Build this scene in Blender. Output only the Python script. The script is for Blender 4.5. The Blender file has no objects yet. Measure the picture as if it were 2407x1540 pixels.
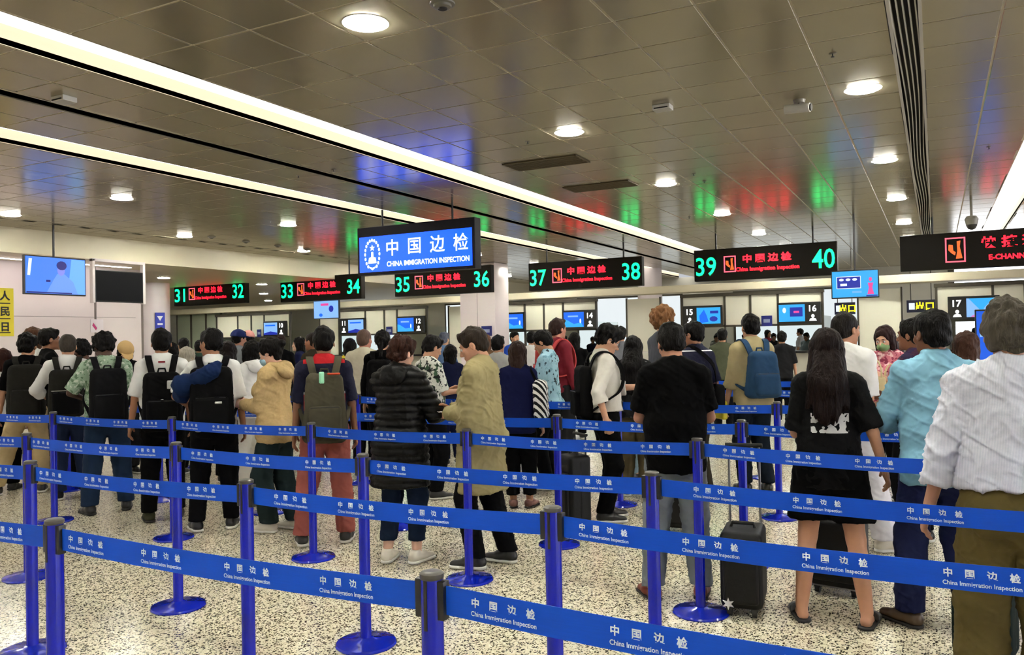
import bpy, bmesh, math, random
import numpy as np
from mathutils import Vector, Matrix
random.seed(7)
np.random.seed(7)

# ----------------------------------------------------------------- camera, world, exposure
# X runs along the queue rows, Y towards the inspection booths, Z up; the camera stands in the queue.
SC = bpy.context.scene
_cam = bpy.data.cameras.new('Camera')
CAM = bpy.data.objects.new('Camera', _cam); SC.collection.objects.link(CAM)
_cam.sensor_width = 36.0; _cam.lens = 36.0 * 1899.3 / 2407.0; _cam.clip_end = 200
_yaw, _pitch, _roll = 0.4833, 0.01229, -0.01974
CAM.rotation_euler = (Matrix.Rotation(_yaw, 3, 'Z') @ Matrix.Rotation(math.pi / 2 + _pitch, 3, 'X') @ Matrix.Rotation(_roll, 3, 'Z')).to_euler()
CAM.location = (0, 0, 1.65)
SC.camera = CAM
WORLD = bpy.data.worlds.new('World'); SC.world = WORLD; WORLD.use_nodes = True
WORLD.node_tree.nodes['Background'].inputs[0].default_value = (0.9, 0.93, 1.0, 1)
WORLD.node_tree.nodes['Background'].inputs[1].default_value = 0.6
SC.view_settings.view_transform = 'Standard'; SC.view_settings.look = 'None'
SC.view_settings.gamma = 1.0; SC.view_settings.use_curve_mapping = False
SC.view_settings.exposure = 0.0
LAMP = 265.0      # radiance of a downlight's diffuser
STRIP = 2.5      # radiance of the cove strips
SC.cycles.max_bounces = 6; SC.cycles.diffuse_bounces = 3; SC.cycles.glossy_bounces = 3; SC.cycles.transmission_bounces = 5; SC.cycles.transparent_max_bounces = 6
SC.cycles.caustics_reflective = False; SC.cycles.caustics_refractive = False
SC.cycles.use_adaptive_sampling = True; SC.cycles.adaptive_threshold = 0.04; SC.cycles.use_denoising = True; SC.cycles.use_light_tree = False

# ----------------------------------------------------------------- helpers
C = bpy.context.scene.collection
V = Vector
R = math.radians

def link(o):
    C.objects.link(o); return o

def empty(name, loc=(0, 0, 0), rz=0.0, label=None, cat=None, group=None, parent=None):
    o = bpy.data.objects.new(name, None); C.objects.link(o)
    o.empty_display_size = 0.1
    o.location = loc; o.rotation_euler = (0, 0, rz)
    return tag(o, label, cat, group) if label else _par(o, parent)

def _par(o, parent):
    if parent is not None: o.parent = parent
    return o

def tag(o, label=None, cat=None, group=None, kind=None):
    if label: o['label'] = label
    if cat: o['category'] = cat
    if group: o['group'] = group
    if kind: o['kind'] = kind
    return o

def mobj(name, verts, faces, mat=None, parent=None, smooth=False, loc=None, mats=None, midx=None):
    me = bpy.data.meshes.new(name)
    me.from_pydata([tuple(v) for v in verts], [], [tuple(f) for f in faces])
    if smooth: me.polygons.foreach_set('use_smooth', [True] * len(me.polygons))
    for m in (mats or ([mat] if mat else [])): me.materials.append(m)
    if midx is not None: me.polygons.foreach_set('material_index', midx)
    me.update()
    o = bpy.data.objects.new(name, me); C.objects.link(o)
    if parent is not None: o.parent = parent
    if loc is not None: o.location = loc
    return o

def inst(name, me, parent=None, loc=(0, 0, 0), rz=0.0):
    o = bpy.data.objects.new(name, me); C.objects.link(o)
    o.location = loc; o.rotation_euler = (0, 0, rz)
    if parent is not None: o.parent = parent
    return o

class MB:
    """collects simple solids; build() links them as one mesh object"""
    def __init__(s): s.v = []; s.f = []
    def add(s, v, f):
        n = len(s.v); s.v += [tuple(a) for a in v]; s.f += [tuple(i + n for i in q) for q in f]; return s
    def box(s, x0, x1, y0, y1, z0, z1):
        v = [(x, y, z) for z in (z0, z1) for y in (y0, y1) for x in (x0, x1)]
        return s.add(v, [(0, 2, 3, 1), (4, 5, 7, 6), (0, 1, 5, 4), (2, 6, 7, 3), (0, 4, 6, 2), (1, 3, 7, 5)])
    def bbox(s, x0, x1, y0, y1, z0, z1, b=0.004):
        """box with chamfered edges"""
        bm = bmesh.new(); bmesh.ops.create_cube(bm, size=1)
        for q in bm.verts:
            q.co = V(((x0 + x1) / 2 + q.co.x * (x1 - x0), (y0 + y1) / 2 + q.co.y * (y1 - y0), (z0 + z1) / 2 + q.co.z * (z1 - z0)))
        bmesh.ops.bevel(bm, geom=bm.edges[:], offset=b, segments=2, profile=0.6, affect='EDGES')
        bm.verts.index_update()
        s.add([q.co for q in bm.verts], [[q.index for q in f.verts] for f in bm.faces]); bm.free(); return s
    def lathe(s, prof, n=24, cx=0, cy=0):
        """prof: (r,z) list, closed at both ends"""
        v = []; f = []
        for r, z in prof:
            for k in range(n):
                a = 2 * math.pi * k / n; v.append((cx + r * math.cos(a), cy + r * math.sin(a), z))
        for i in range(len(prof) - 1):
            for k in range(n):
                a, b = i * n + k, i * n + (k + 1) % n
                f.append((a, b, b + n, a + n))
        f.append(tuple(range(n - 1, -1, -1))); f.append(tuple(range((len(prof) - 1) * n, len(prof) * n)))
        return s.add(v, f)
    def tube(s, pts, r, n=10, flat=None):
        """round tube along a polyline; r number or list; flat=(vec, ratio) squashes along vec"""
        pts = [V(p) for p in pts]; m = len(pts)
        rr = r if isinstance(r, (list, tuple)) else [r] * m
        v = []; f = []; u = None
        for i, p in enumerate(pts):
            t = (pts[min(i + 1, m - 1)] - pts[max(i - 1, 0)]).normalized()
            if u is None:
                u = V((0, 0, 1)) if abs(t.z) < 0.9 else V((1, 0, 0))
            u = (u - t * u.dot(t)).normalized(); w = t.cross(u)
            for k in range(n):
                a = 2 * math.pi * k / n; d = (u * math.cos(a) + w * math.sin(a)) * rr[i]
                if flat: fv = V(flat[0]).normalized(); d = d - fv * d.dot(fv) * (1 - flat[1])
                v.append(p + d)
        for i in range(m - 1):
            for k in range(n):
                a, b = i * n + k, i * n + (k + 1) % n
                f.append((a, b, b + n, a + n))
        f.append(tuple(range(n - 1, -1, -1))); f.append(tuple(range((m - 1) * n, m * n)))
        return s.add(v, f)
    def build(s, name, mat=None, parent=None, smooth=False, loc=None):
        o = mobj(name, s.v, s.f, mat, parent, False, loc)
        if smooth:
            o.data.polygons.foreach_set('use_smooth', [True] * len(o.data.polygons))
            try: o.data.set_sharp_from_angle(angle=R(40))
            except Exception: pass
        return o

# ----------------------------------------------------------------- materials
MATS = {}
def mat(name, col, rough=0.6, metal=0.0, spec=0.5, emit=None, estr=0.0, noise=None, bump=None, coat=0.0, trans=0.0, alpha=1.0, sheen=0.0):
    """noise=(scale, amount[, stretch vec]) varies the colour; bump=(scale, strength, distance[, stretch])"""
    if name in MATS: return MATS[name]
    m = bpy.data.materials.new(name); m.use_nodes = True; MATS[name] = m
    nt = m.node_tree; b = nt.nodes['Principled BSDF']
    c = tuple(col) + (1,) if len(col) == 3 else tuple(col)
    b.inputs['Base Color'].default_value = c
    b.inputs['Roughness'].default_value = rough
    b.inputs['Metallic'].default_value = metal
    b.inputs['Specular IOR Level'].default_value = spec
    b.inputs['Coat Weight'].default_value = coat
    b.inputs['Transmission Weight'].default_value = trans
    b.inputs['Alpha'].default_value = alpha
    b.inputs['Sheen Weight'].default_value = sheen
    if emit:
        b.inputs['Emission Color'].default_value = tuple(emit) + (1,)
        b.inputs['Emission Strength'].default_value = estr
    if noise or bump:
        tc = nt.nodes.new('ShaderNodeTexCoord')
    if noise:
        n = nt.nodes.new('ShaderNodeTexNoise'); n.inputs['Scale'].default_value = noise[0]; n.inputs['Detail'].default_value = 4
        src = tc.outputs['Object']
        if len(noise) > 2:
            mp = nt.nodes.new('ShaderNodeMapping'); mp.inputs['Scale'].default_value = noise[2]
            nt.links.new(src, mp.inputs[0]); src = mp.outputs[0]
        nt.links.new(src, n.inputs['Vector'])
        mx = nt.nodes.new('ShaderNodeMix'); mx.data_type = 'RGBA'
        a = noise[1]
        mx.inputs['A'].default_value = tuple(max(0, x * (1 - a)) for x in c[:3]) + (1,)
        mx.inputs['B'].default_value = tuple(min(1, x * (1 + a)) for x in c[:3]) + (1,)
        nt.links.new(n.outputs['Fac'], mx.inputs['Factor']); nt.links.new(mx.outputs['Result'], b.inputs['Base Color'])
    if bump:
        n2 = nt.nodes.new('ShaderNodeTexNoise'); n2.inputs['Scale'].default_value = bump[0]; n2.inputs['Detail'].default_value = 3
        if len(bump) > 4: n2.noise_type = bump[4]; n2.inputs['Detail'].default_value = 1.5
        src = tc.outputs['Object']
        if len(bump) > 3:
            mp = nt.nodes.new('ShaderNodeMapping'); mp.inputs['Scale'].default_value = bump[3]
            nt.links.new(src, mp.inputs[0]); src = mp.outputs[0]
        nt.links.new(src, n2.inputs['Vector'])
        bp = nt.nodes.new('ShaderNodeBump'); bp.inputs['Strength'].default_value = bump[1]; bp.inputs['Distance'].default_value = bump[2]
        nt.links.new(n2.outputs['Fac'], bp.inputs['Height']); nt.links.new(bp.outputs['Normal'], b.inputs['Normal'])
    return m

def srgb(r, g, b):
    f = lambda x: ((x / 255 + 0.055) / 1.055) ** 2.4 if x > 10 else x / 255 / 12.92
    return (f(r), f(g), f(b))

def cloth(r, g, b, rough=0.85, amt=0.12, scale=18, bump=0.45):
    return mat('cloth_%d_%d_%d_%s' % (r, g, b, amt), srgb(r, g, b), rough, spec=0.06 if max(r, g, b) < 60 else 0.15, noise=(scale, amt), bump=(9, bump, 0.016, (1, 1, 0.7), 'RIDGED_MULTIFRACTAL'))

def glow(name, col, s, lamp=False):
    m = mat(name, (0, 0, 0), 0.4, emit=col, estr=s)
    if not lamp: m.cycles.emission_sampling = 'NONE'
    return m

# ----------------------------------------------------------------- text
def text_mesh(txt, size=1.0, width=None, extrude=0.0, bold=0.0, align='CENTER', xscale=1.0):
    """builtin-font lettering as a mesh in the XZ plane facing -Y, centred"""
    cu = bpy.data.curves.new('lettering', 'FONT'); cu.body = txt; cu.size = size
    cu.align_x = align; cu.align_y = 'CENTER'; cu.extrude = extrude; cu.offset = bold; cu.resolution_u = 3
    o = bpy.data.objects.new('lettering', cu); C.objects.link(o)
    dg = bpy.context.evaluated_depsgraph_get()
    me = bpy.data.meshes.new_from_object(o.evaluated_get(dg))
    bpy.data.objects.remove(o); bpy.data.curves.remove(cu)
    n = len(me.vertices); co = np.empty(n * 3, 'f'); me.vertices.foreach_get('co', co); co = co.reshape(-1, 3)
    if n:
        x0, x1 = co[:, 0].min(), co[:, 0].max(); y0, y1 = co[:, 1].min(), co[:, 1].max()
        sx = (width / (x1 - x0)) if width else xscale
        x = (co[:, 0] - (x0 + x1) / 2) * sx if align == 'CENTER' else co[:, 0] * sx
        out = np.stack([x, -co[:, 2], co[:, 1] - (y0 + y1) / 2], 1)
        me.vertices.foreach_set('co', out.astype('f').ravel()); me.update()
    me.name = 'lettering'
    return me

def with_mat(me, m):
    me.materials.clear(); me.materials.append(m); return me

# ----------------------------------------------------------------- implicit-surface sculpting (for people, bags, soft things)
def vnoise(p, scale, seed=0):
    """smooth value noise in about -1..1 for an (n,3) array"""
    q = np.asarray(p, 'f8') * scale + seed * 17.13
    i = np.floor(q).astype(np.int64); f = q - i; f = f * f * (3 - 2 * f)
    def h(a, b, c):
        n = (a * 374761393 + b * 668265263 + c * 1274126177 + seed * 911) & 0x7fffffff
        n = ((n ^ (n >> 13)) * 1274126177) & 0x7fffffff
        return ((n ^ (n >> 16)) & 0xffff) / 32767.5 - 1.0
    x, y, z = i.T; u, v, w = f.T
    l = lambda a, b, t: a + (b - a) * t
    return l(l(l(h(x, y, z), h(x + 1, y, z), u), l(h(x, y + 1, z), h(x + 1, y + 1, z), u), v),
             l(l(h(x, y, z + 1), h(x + 1, y, z + 1), u), l(h(x, y + 1, z + 1), h(x + 1, y + 1, z + 1), u), v), w)

V3 = lambda *a: np.array(a, 'f8')
def unit(v):
    v = np.asarray(v, 'f8'); return v / (np.linalg.norm(v) + 1e-12)

class Cone:
    """tapered capsule a(ra) -> b(rb); flat<1 squashes it across `side`'s normal; flat0/flat1 = flat (cut) ends"""
    def __init__(s, a, b, ra, rb, side=None, flat=1.0, cut0=False, cut1=False):
        s.a, s.b = np.asarray(a, 'f8'), np.asarray(b, 'f8'); s.ra, s.rb = ra, rb
        s.flat = flat; s.cut0, s.cut1 = cut0, cut1
        t = unit(s.b - s.a); sd = V3(1, 0, 0) if side is None else np.asarray(side, 'f8')
        sd = sd - t * sd.dot(t)
        if np.linalg.norm(sd) < 1e-6: sd = np.cross(t, V3(0, 1, 0.3))
        s.t, s.u = t, unit(sd); s.w = np.cross(s.t, s.u)
        r = max(ra, rb)
        s.lo = np.minimum(s.a, s.b) - r; s.hi = np.maximum(s.a, s.b) + r
    def d(s, P):
        q = P - s.a; L = np.linalg.norm(s.b - s.a) + 1e-9
        t = q @ s.t; u = q @ s.u; w = q @ s.w / s.flat
        tc = np.clip(t, 0, L)
        r = s.ra + (s.rb - s.ra) * tc / L
        dist = (np.sqrt(u * u + w * w + (t - tc) ** 2) - r)
        if s.flat < 1: dist = dist * (0.5 + 0.5 * s.flat)
        if s.cut0: dist = np.maximum(dist, -t)
        if s.cut1: dist = np.maximum(dist, t - L)
        return dist

class Ell:
    """ellipsoid with optional axes (rows)"""
    def __init__(s, c, r, ax=None):
        s.c, s.r = np.asarray(c, 'f8'), np.asarray(r, 'f8'); s.ax = np.eye(3) if ax is None else np.asarray(ax)
        m = np.abs(s.ax.T) @ s.r
        s.lo, s.hi = s.c - m, s.c + m
    def d(s, P):
        q = (P - s.c) @ s.ax.T
        k0 = np.sqrt(((q / s.r) ** 2).sum(-1)); k1 = np.sqrt(((q / (s.r ** 2)) ** 2).sum(-1)) + 1e-9
        return k0 * (k0 - 1) / k1

class RBox:
    def __init__(s, c, half, rad, ax=None, taper=0.0):
        s.c, s.h, s.rad = np.asarray(c, 'f8'), np.asarray(half, 'f8'), rad; s.ax = np.eye(3) if ax is None else np.asarray(ax)
        s.taper = taper
        m = np.abs(s.ax.T) @ s.h
        s.lo, s.hi = s.c - m, s.c + m
    def d(s, P):
        q = (P - s.c) @ s.ax.T
        if s.taper:
            k = 1 - s.taper * np.clip(q[..., 2:3] / s.h[2], -1, 1) * 0.5
            q = q / np.concatenate([k, k, np.ones_like(k)], -1)
        e = np.abs(q) - (s.h - s.rad)
        return np.sqrt((np.maximum(e, 0) ** 2).sum(-1)) + np.minimum(e.max(-1), 0) - s.rad

class Field:
    def __init__(s, h): s.h = h; s.ops = []
    def add(s, p, k=0.0): s.ops.append(('+', p, k)); return s
    def sub(s, p, k=0.0): s.ops.append(('-', p, k)); return s
    def cut(s, pt, n):
        """removes what lies on the side the normal points to"""
        s.ops.append(('c', np.asarray(pt, 'f8'), unit(n))); return s
    def mesh(s):
        adds = [p for o, p, k in s.ops if o == '+']
        lo = np.min([p.lo for p in adds], 0) - 3 * s.h; hi = np.max([p.hi for p in adds], 0) + 3 * s.h
        n = np.ceil((hi - lo) / s.h).astype(int) + 1
        ax = [lo[i] + s.h * np.arange(n[i]) for i in range(3)]
        F = np.full(n, 0.6)
        for o, p, k in s.ops:
            if o == 'c':
                G = np.add.outer(np.add.outer(ax[0] * k[0], ax[1] * k[1]), ax[2] * k[2]) - p.dot(k)
                np.maximum(F, G, out=F); continue
            m = 0.03 + k + 2 * s.h
            i0 = np.maximum(((p.lo - m - lo) / s.h).astype(int), 0); i1 = np.minimum(((p.hi + m - lo) / s.h).astype(int) + 2, n)
            if (i1 <= i0).any(): continue
            sl = tuple(slice(a, b) for a, b in zip(i0, i1))
            P = np.stack(np.meshgrid(*[ax[i][sl[i]] for i in range(3)], indexing='ij'), -1)
            D = p.d(P); f = F[sl]
            if o == '+':
                if k > 0:
                    t = np.clip(0.5 + 0.5 * (D - f) / k, 0, 1); F[sl] = D + (f - D) * t - k * t * (1 - t)
                else: F[sl] = np.minimum(f, D)
            else:
                D = -D
                if k > 0:
                    t = np.clip(0.5 - 0.5 * (D - f) / k, 0, 1); F[sl] = D + (f - D) * t + k * t * (1 - t)
                else: F[sl] = np.maximum(f, D)
        return nets(F, lo, s.h)

def nets(F, lo, h):
    """naive surface nets"""
    n = np.array(F.shape); S = F < 0
    c = [slice(None, -1), slice(1, None)]
    cnt = sum(S[c[a], c[b], c[d]].astype(np.int8) for a in (0, 1) for b in (0, 1) for d in (0, 1))
    act = (cnt > 0) & (cnt < 8)
    I = np.argwhere(act); N = len(I)
    if N == 0: return np.zeros((0, 3)), np.zeros((0, 4), int)
    idx = np.full(act.shape, -1, np.int64); idx[act] = np.arange(N)
    acc = np.zeros((N, 3)); w = np.zeros(N)
    corner = lambda o: F[I[:, 0] + o[0], I[:, 1] + o[1], I[:, 2] + o[2]]
    for a in range(3):
        b, d = (a + 1) % 3, (a + 2) % 3
        for ob in (0, 1):
            for od in (0, 1):
                o0 = [0, 0, 0]; o0[b] = ob; o0[d] = od; o1 = list(o0); o1[a] = 1
                f0, f1 = corner(o0), corner(o1); x = (f0 < 0) != (f1 < 0)
                t = np.where(x, f0 / np.where(x, f0 - f1, 1), 0)
                p = np.tile(np.array(o0, 'f8'), (N, 1)); p[:, a] = t
                acc[x] += p[x]; w[x] += 1
    Vt = lo + h * (I + acc / w[:, None])
    quads = []
    for a in range(3):
        b, d = (a + 1) % 3, (a + 2) % 3
        s0 = [slice(1, -1)] * 3; s1 = [slice(1, -1)] * 3
        s0[a] = slice(0, -1); s1[a] = slice(1, None)
        A, B = S[tuple(s0)], S[tuple(s1)]
        E = np.argwhere(A != B)
        if not len(E): continue
        ins = A[E[:, 0], E[:, 1], E[:, 2]]
        base = E.copy(); base[:, b] += 1; base[:, d] += 1
        def cell(ob, od):
            q = base.copy(); q[:, b] -= ob; q[:, d] -= od
            return idx[q[:, 0], q[:, 1], q[:, 2]]
        q = np.stack([cell(1, 1), cell(0, 1), cell(0, 0), cell(1, 0)], 1)
        q[~ins] = q[~ins][:, ::-1]
        quads.append(q)
    Q = np.concatenate(quads); Q = Q[(Q >= 0).all(1)]
    return Vt, Q

def vnormals(v, q):
    n = np.cross(v[q[:, 2]] - v[q[:, 0]], v[q[:, 3]] - v[q[:, 1]])
    N = np.zeros_like(v)
    for i in range(4): np.add.at(N, q[:, i], n)
    return N / (np.linalg.norm(N, axis=1)[:, None] + 1e-12)

def sobj(name, v, q, m, parent=None, mats=None, midx=None):
    """fast mesh object from numpy quads, smooth shaded"""
    me = bpy.data.meshes.new(name); nv, nq = len(v), len(q)
    me.vertices.add(nv); me.vertices.foreach_set('co', np.asarray(v, 'f').ravel())
    me.loops.add(nq * 4); me.loops.foreach_set('vertex_index', np.asarray(q, 'i').ravel())
    me.polygons.add(nq); me.polygons.foreach_set('loop_start', np.arange(nq, dtype='i') * 4)
    me.polygons.foreach_set('use_smooth', np.ones(nq, bool))
    for x in (mats or [m]): me.materials.append(x)
    if midx is not None: me.polygons.foreach_set('material_index', np.asarray(midx, 'i'))
    me.update(calc_edges=True)
    o = bpy.data.objects.new(name, me); C.objects.link(o)
    if parent is not None: o.parent = parent
    return o

def merge(parts):
    vs, qs, n = [], [], 0
    for v, q in parts:
        vs.append(v); qs.append(q + n); n += len(v)
    return np.concatenate(vs), np.concatenate(qs)

# ----------------------------------------------------------------- the hall
HC = 3.93                                   # ceiling height
X_LEFT, X_RIGHT, Y_BACK, Y_REAR = -34.0, 14.0, 32.0, -9.0

def terrazzo():
    m = bpy.data.materials.new('terrazzo'); m.use_nodes = True; nt = m.node_tree; b = nt.nodes['Principled BSDF']
    N, Lk = nt.nodes.new, nt.links.new
    tc = N('ShaderNodeTexCoord')
    def speck(scale, thr, seed):
        mp = N('ShaderNodeMapping'); mp.inputs['Location'].default_value = (seed, seed * 2.3, 0); Lk(tc.outputs['Object'], mp.inputs[0])
        v = N('ShaderNodeTexVoronoi'); v.inputs['Scale'].default_value = scale; Lk(mp.outputs[0], v.inputs['Vector'])
        sp = N('ShaderNodeSeparateColor'); Lk(v.outputs['Color'], sp.inputs[0])
        a = N('ShaderNodeMath'); a.operation = 'LESS_THAN'; a.inputs[1].default_value = thr; Lk(sp.outputs[0], a.inputs[0])
        c = N('ShaderNodeMath'); c.operation = 'LESS_THAN'; c.inputs[1].default_value = 0.52; Lk(v.outputs['Distance'], c.inputs[0])
        d = N('ShaderNodeMath'); d.operation = 'MULTIPLY'; Lk(a.outputs[0], d.inputs[0]); Lk(c.outputs[0], d.inputs[1])
        return d.outputs[0], sp.outputs[1]
    n = N('ShaderNodeTexNoise'); n.inputs['Scale'].default_value = 14; n.inputs['Detail'].default_value = 5; Lk(tc.outputs['Object'], n.inputs['Vector'])
    def mix(fac, ca, cb):
        x = N('ShaderNodeMix'); x.data_type = 'RGBA'
        if isinstance(fac, float): x.inputs['Factor'].default_value = fac
        else: Lk(fac, x.inputs['Factor'])
        for k, c in (('A', ca), ('B', cb)):
            if isinstance(c, tuple): x.inputs[k].default_value = c + (1,)
            else: Lk(c, x.inputs[k])
        return x.outputs['Result']
    c = mix(n.outputs['Fac'], srgb(208, 197, 166), srgb(230, 221, 196))
    s1, r1 = speck(78, 0.33, 0.0); s2, r2 = speck(140, 0.2, 3.1); s3, r3 = speck(70, 0.16, 7.7)
    c = mix(s3, c, srgb(240, 232, 212))
    c = mix(s1, c, mix(r1, srgb(20, 18, 14), srgb(98, 88, 64)))
    c = mix(s2, c, srgb(44, 39, 29))
    Lk(c, b.inputs['Base Color'])
    b.inputs['Roughness'].default_value = 0.21; b.inputs['Specular IOR Level'].default_value = 0.45
    return m

mb = MB(); mb.box(X_LEFT, X_RIGHT, Y_REAR, Y_BACK, -0.12, 0.0)
tag(mb.build('floor', terrazzo()), kind='structure')

M_PANEL = mat('ceiling_panel_metal', srgb(190, 180, 152), 0.19, metal=0.45, spec=0.5, noise=(260, 0.10))
M_JOINT = mat('ceiling_joint', srgb(250, 242, 216), 0.5)
M_CREAM = mat('cove_cream', srgb(230, 219, 190), 0.45)
M_DARK = mat('slot_dark', srgb(30, 27, 22), 0.7)
M_BRONZE = mat('bronze_grille', srgb(78, 64, 34), 0.6)
M_WHITEMETAL = mat('white_blade', srgb(230, 226, 215), 0.4)
M_LED = glow('cove_led', (1.0, 0.975, 0.91), STRIP, True)
M_LAMP = glow('downlight_diffuser', (1.0, 0.985, 0.875), LAMP, True)
M_RING = mat('lamp_ring', srgb(205, 200, 186), 0.35, metal=0.3)

# slots that interrupt the panel grid, in X: (x0, x1, kind)
SLOTS = [(-0.25, -0.05, 'grille'), (-6.17, -5.57, 'cove'), (-7.44, -7.24, 'dark'), (-9.14, -8.52, 'cove'), (-14.58, -14.40, 'dotted'), (1.0, 1.45, 'cove')]
COLS = []
def cols(a, b, n):
    for k in range(n): COLS.append((a + (b - a) * k / n, a + (b - a) * (k + 1) / n))
cols(-15.5, -14.58, 2); cols(-14.40, -9.14, 9); cols(-8.52, -7.44, 2); cols(-7.24, -6.17, 2); cols(-5.57, -0.25, 9); cols(-0.05, 1.0, 2); cols(1.45, 4.45, 5)
ROWY = [3.72 + 0.608 * k for k in range(-21, 48)]

# the slab above: solid over panels, open over the slots
ceiling = empty('ceiling', (0, 0, HC), 0); tag(ceiling, kind='structure')
mb = MB(); edges = sorted([(a, b) for a, b, k in SLOTS]); x = -15.5
for a, b in edges + [(X_RIGHT, None)]:
    mb.box(x, a, Y_REAR, Y_BACK, 0.0045, 0.05); x = b
mb.build('ceiling_slab', M_JOINT, ceiling)

_pm = {}
def panel_mesh(w):
    k = round(w, 3)
    if k not in _pm:
        g = 0.0085; q = MB(); w2, l2 = w / 2 - g, 0.304 - g
        v = [(-w2, -l2, 0.003), (w2, -l2, 0.003), (w2, l2, 0.003), (-w2, l2, 0.003), (-w2 + .003, -l2 + .003, 0), (w2 - .003, -l2 + .003, 0), (w2 - .003, l2 - .003, 0), (-w2 + .003, l2 - .003, 0),
             (-w2, -l2, 0.004), (w2, -l2, 0.004), (w2, l2, 0.004), (-w2, l2, 0.004)]
        f = [(7, 6, 5, 4), (4, 5, 1, 0), (5, 6, 2, 1), (6, 7, 3, 2), (7, 4, 0, 3), (0, 1, 9, 8), (1, 2, 10, 9), (2, 3, 11, 10), (3, 0, 8, 11)]
        me = bpy.data.meshes.new('ceiling_panel'); me.from_pydata(v, [], f); me.materials.append(M_PANEL); me.update(); _pm[k] = me
    return _pm[k]
VENTS = [(-5.0, -3.95, 9.33, 9.82), (-5.0, -3.95, 11.27, 11.76)]
cam_f = V((-math.sin(_yaw), math.cos(_yaw), 0)); cam_r = V((math.cos(_yaw), math.sin(_yaw), 0))
cand = []
for (a, b) in COLS:
    for y0 in ROWY:
        c = V(((a + b) / 2, y0 + 0.304, 0)); d = c.dot(cam_f); l = c.dot(cam_r)
        vis = d > 2.5 and abs(l) < d * 0.68 + 0.5 and (HC - 1.65) < d * 0.44
        cand.append((0 if vis else 1, d if d > 0 else 99 + abs(d), a, b, y0))
cand.sort()
rest = MB()
for i, (nv, d, a, b, y0) in enumerate(cand):
    dz = 0.0004 * ((i * 7) % 5 - 2)
    if i < 300: inst('ceiling_panel', panel_mesh(b - a), ceiling, ((a + b) / 2, y0 + 0.304, dz))
    else:
        me = panel_mesh(b - a); o = ((a + b) / 2, y0 + 0.304, dz)
        rest.add([(v.co.x + o[0], v.co.y + o[1], v.co.z + o[2]) for v in me.vertices], [tuple(p.vertices) for p in me.polygons])
tag(rest.build('ceiling_panels_far', M_PANEL, ceiling), kind='stuff')
mb = MB(); mb.box(4.45, X_RIGHT, Y_REAR, Y_BACK, 0.0, 0.012); mb.build('ceiling_plain_field', M_PANEL, ceiling)

# slots
for a, b, k in SLOTS:
    d = 0.16
    if k == 'cove':
        nm = {-6.17: 'wide', -9.14: 'middle', 1.0: 'right'}[a]
        t = empty('trim_%d' % {-6.17: 1, -9.14: 2, 1.0: 3}[a], ((a + b) / 2, 0, HC)); tag(t, kind='structure')
        w = (b - a) / 2; mb = MB()
        for sx in (-1, 1):
            x0, x1 = sorted((sx * w, sx * (w + 0.03))); mb2 = MB(); mb2.box(x0, x1, Y_REAR, Y_BACK, 0.0, d); mb2.build('cove_side', M_CREAM, t)
        mb2 = MB(); mb2.box(-w, w, Y_REAR, Y_BACK, d, d + 0.02); mb2.build('cove_diffuser', M_LED, t)
    else:
        t = empty('trim_%d' % {-0.25: 4, -7.44: 5, -14.58: 6}[a], ((a + b) / 2, 0, HC)); tag(t, kind='structure')
        w = (b - a) / 2
        mb = MB(); mb.box(-w - 0.02, -w, Y_REAR, Y_BACK, 0.0, 0.14); mb.box(w, w + 0.02, Y_REAR, Y_BACK, 0, 0.14); mb.box(-w, w, Y_REAR, Y_BACK, 0.13, 0.15); mb.build('slot_channel', M_DARK, t)
        for sx in (-1, 1):
            mb = MB(); mb.box(sx * w - 0.012, sx * w + 0.012, Y_REAR, Y_BACK, -0.006, 0.006); mb.build('slot_edge', M_WHITEMETAL if k == 'grille' else M_PANEL, t)
        if k == 'grille':
            for q in range(5):
                x = -w + 0.026 + q * (2 * w - 0.052) / 4; mb = MB()
                n = 60; v = []; f = []
                for j in range(n + 1):
                    y = Y_REAR + (Y_BACK - Y_REAR) * j / n; dx = 0.016 * math.sin(y * 0.85 + q * 0.2)
                    v += [(x + dx - 0.005, y, 0.0), (x + dx + 0.005, y, 0.0), (x + dx + 0.005, y, 0.05), (x + dx - 0.005, y, 0.05)]
                for j in range(n):
                    for e in range(4): f.append((j * 4 + e, j * 4 + 4 + e, j * 4 + 4 + (e + 1) % 4, j * 4 + (e + 1) % 4))
                mb.add(v, f); mb.build('grille_blade', M_WHITEMETAL, t)
        if k == 'dotted':
            mm = MB().box(-w, w, -0.16, 0.16, -0.004, 0.02); me = mm.build('slot_cover', M_PANEL, t, loc=(0, 3.0, 0)).data
            for j in range(1, 48): inst('slot_cover', me, t, (0, 3.0 + 0.56 * j, 0))

# dropped soffit on the left, its fascia, and the lower ceiling behind it
t = empty('trim_7', (-15.5, 0, 3.45)); tag(t, kind='structure')
MB().box(-0.10, 0.0, Y_REAR, Y_BACK, 0.0, 0.53).build('fascia', M_CREAM, t)
MB().box(X_LEFT + 15.5, -0.10, Y_REAR, Y_BACK, 0.0, 0.06).build('soffit', M_CREAM, t)

# wall-washing light line in the soffit
r = empty('wall_washer', (-16.55, 1.5, 3.45), 0, 'linear light in the low soffit washing the left wall', 'ceiling light')
MB().bbox(-0.05, 0.05, -10.0, 11.0, -0.015, 0.0, 0.004).build('diffuser', glow('wash_pink', (1.0, 0.90, 0.92), 14.0, True), r); MB().box(-0.07, 0.07, -10.05, 11.05, -0.006, 0.0).build('trim', M_RING, r)

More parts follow.
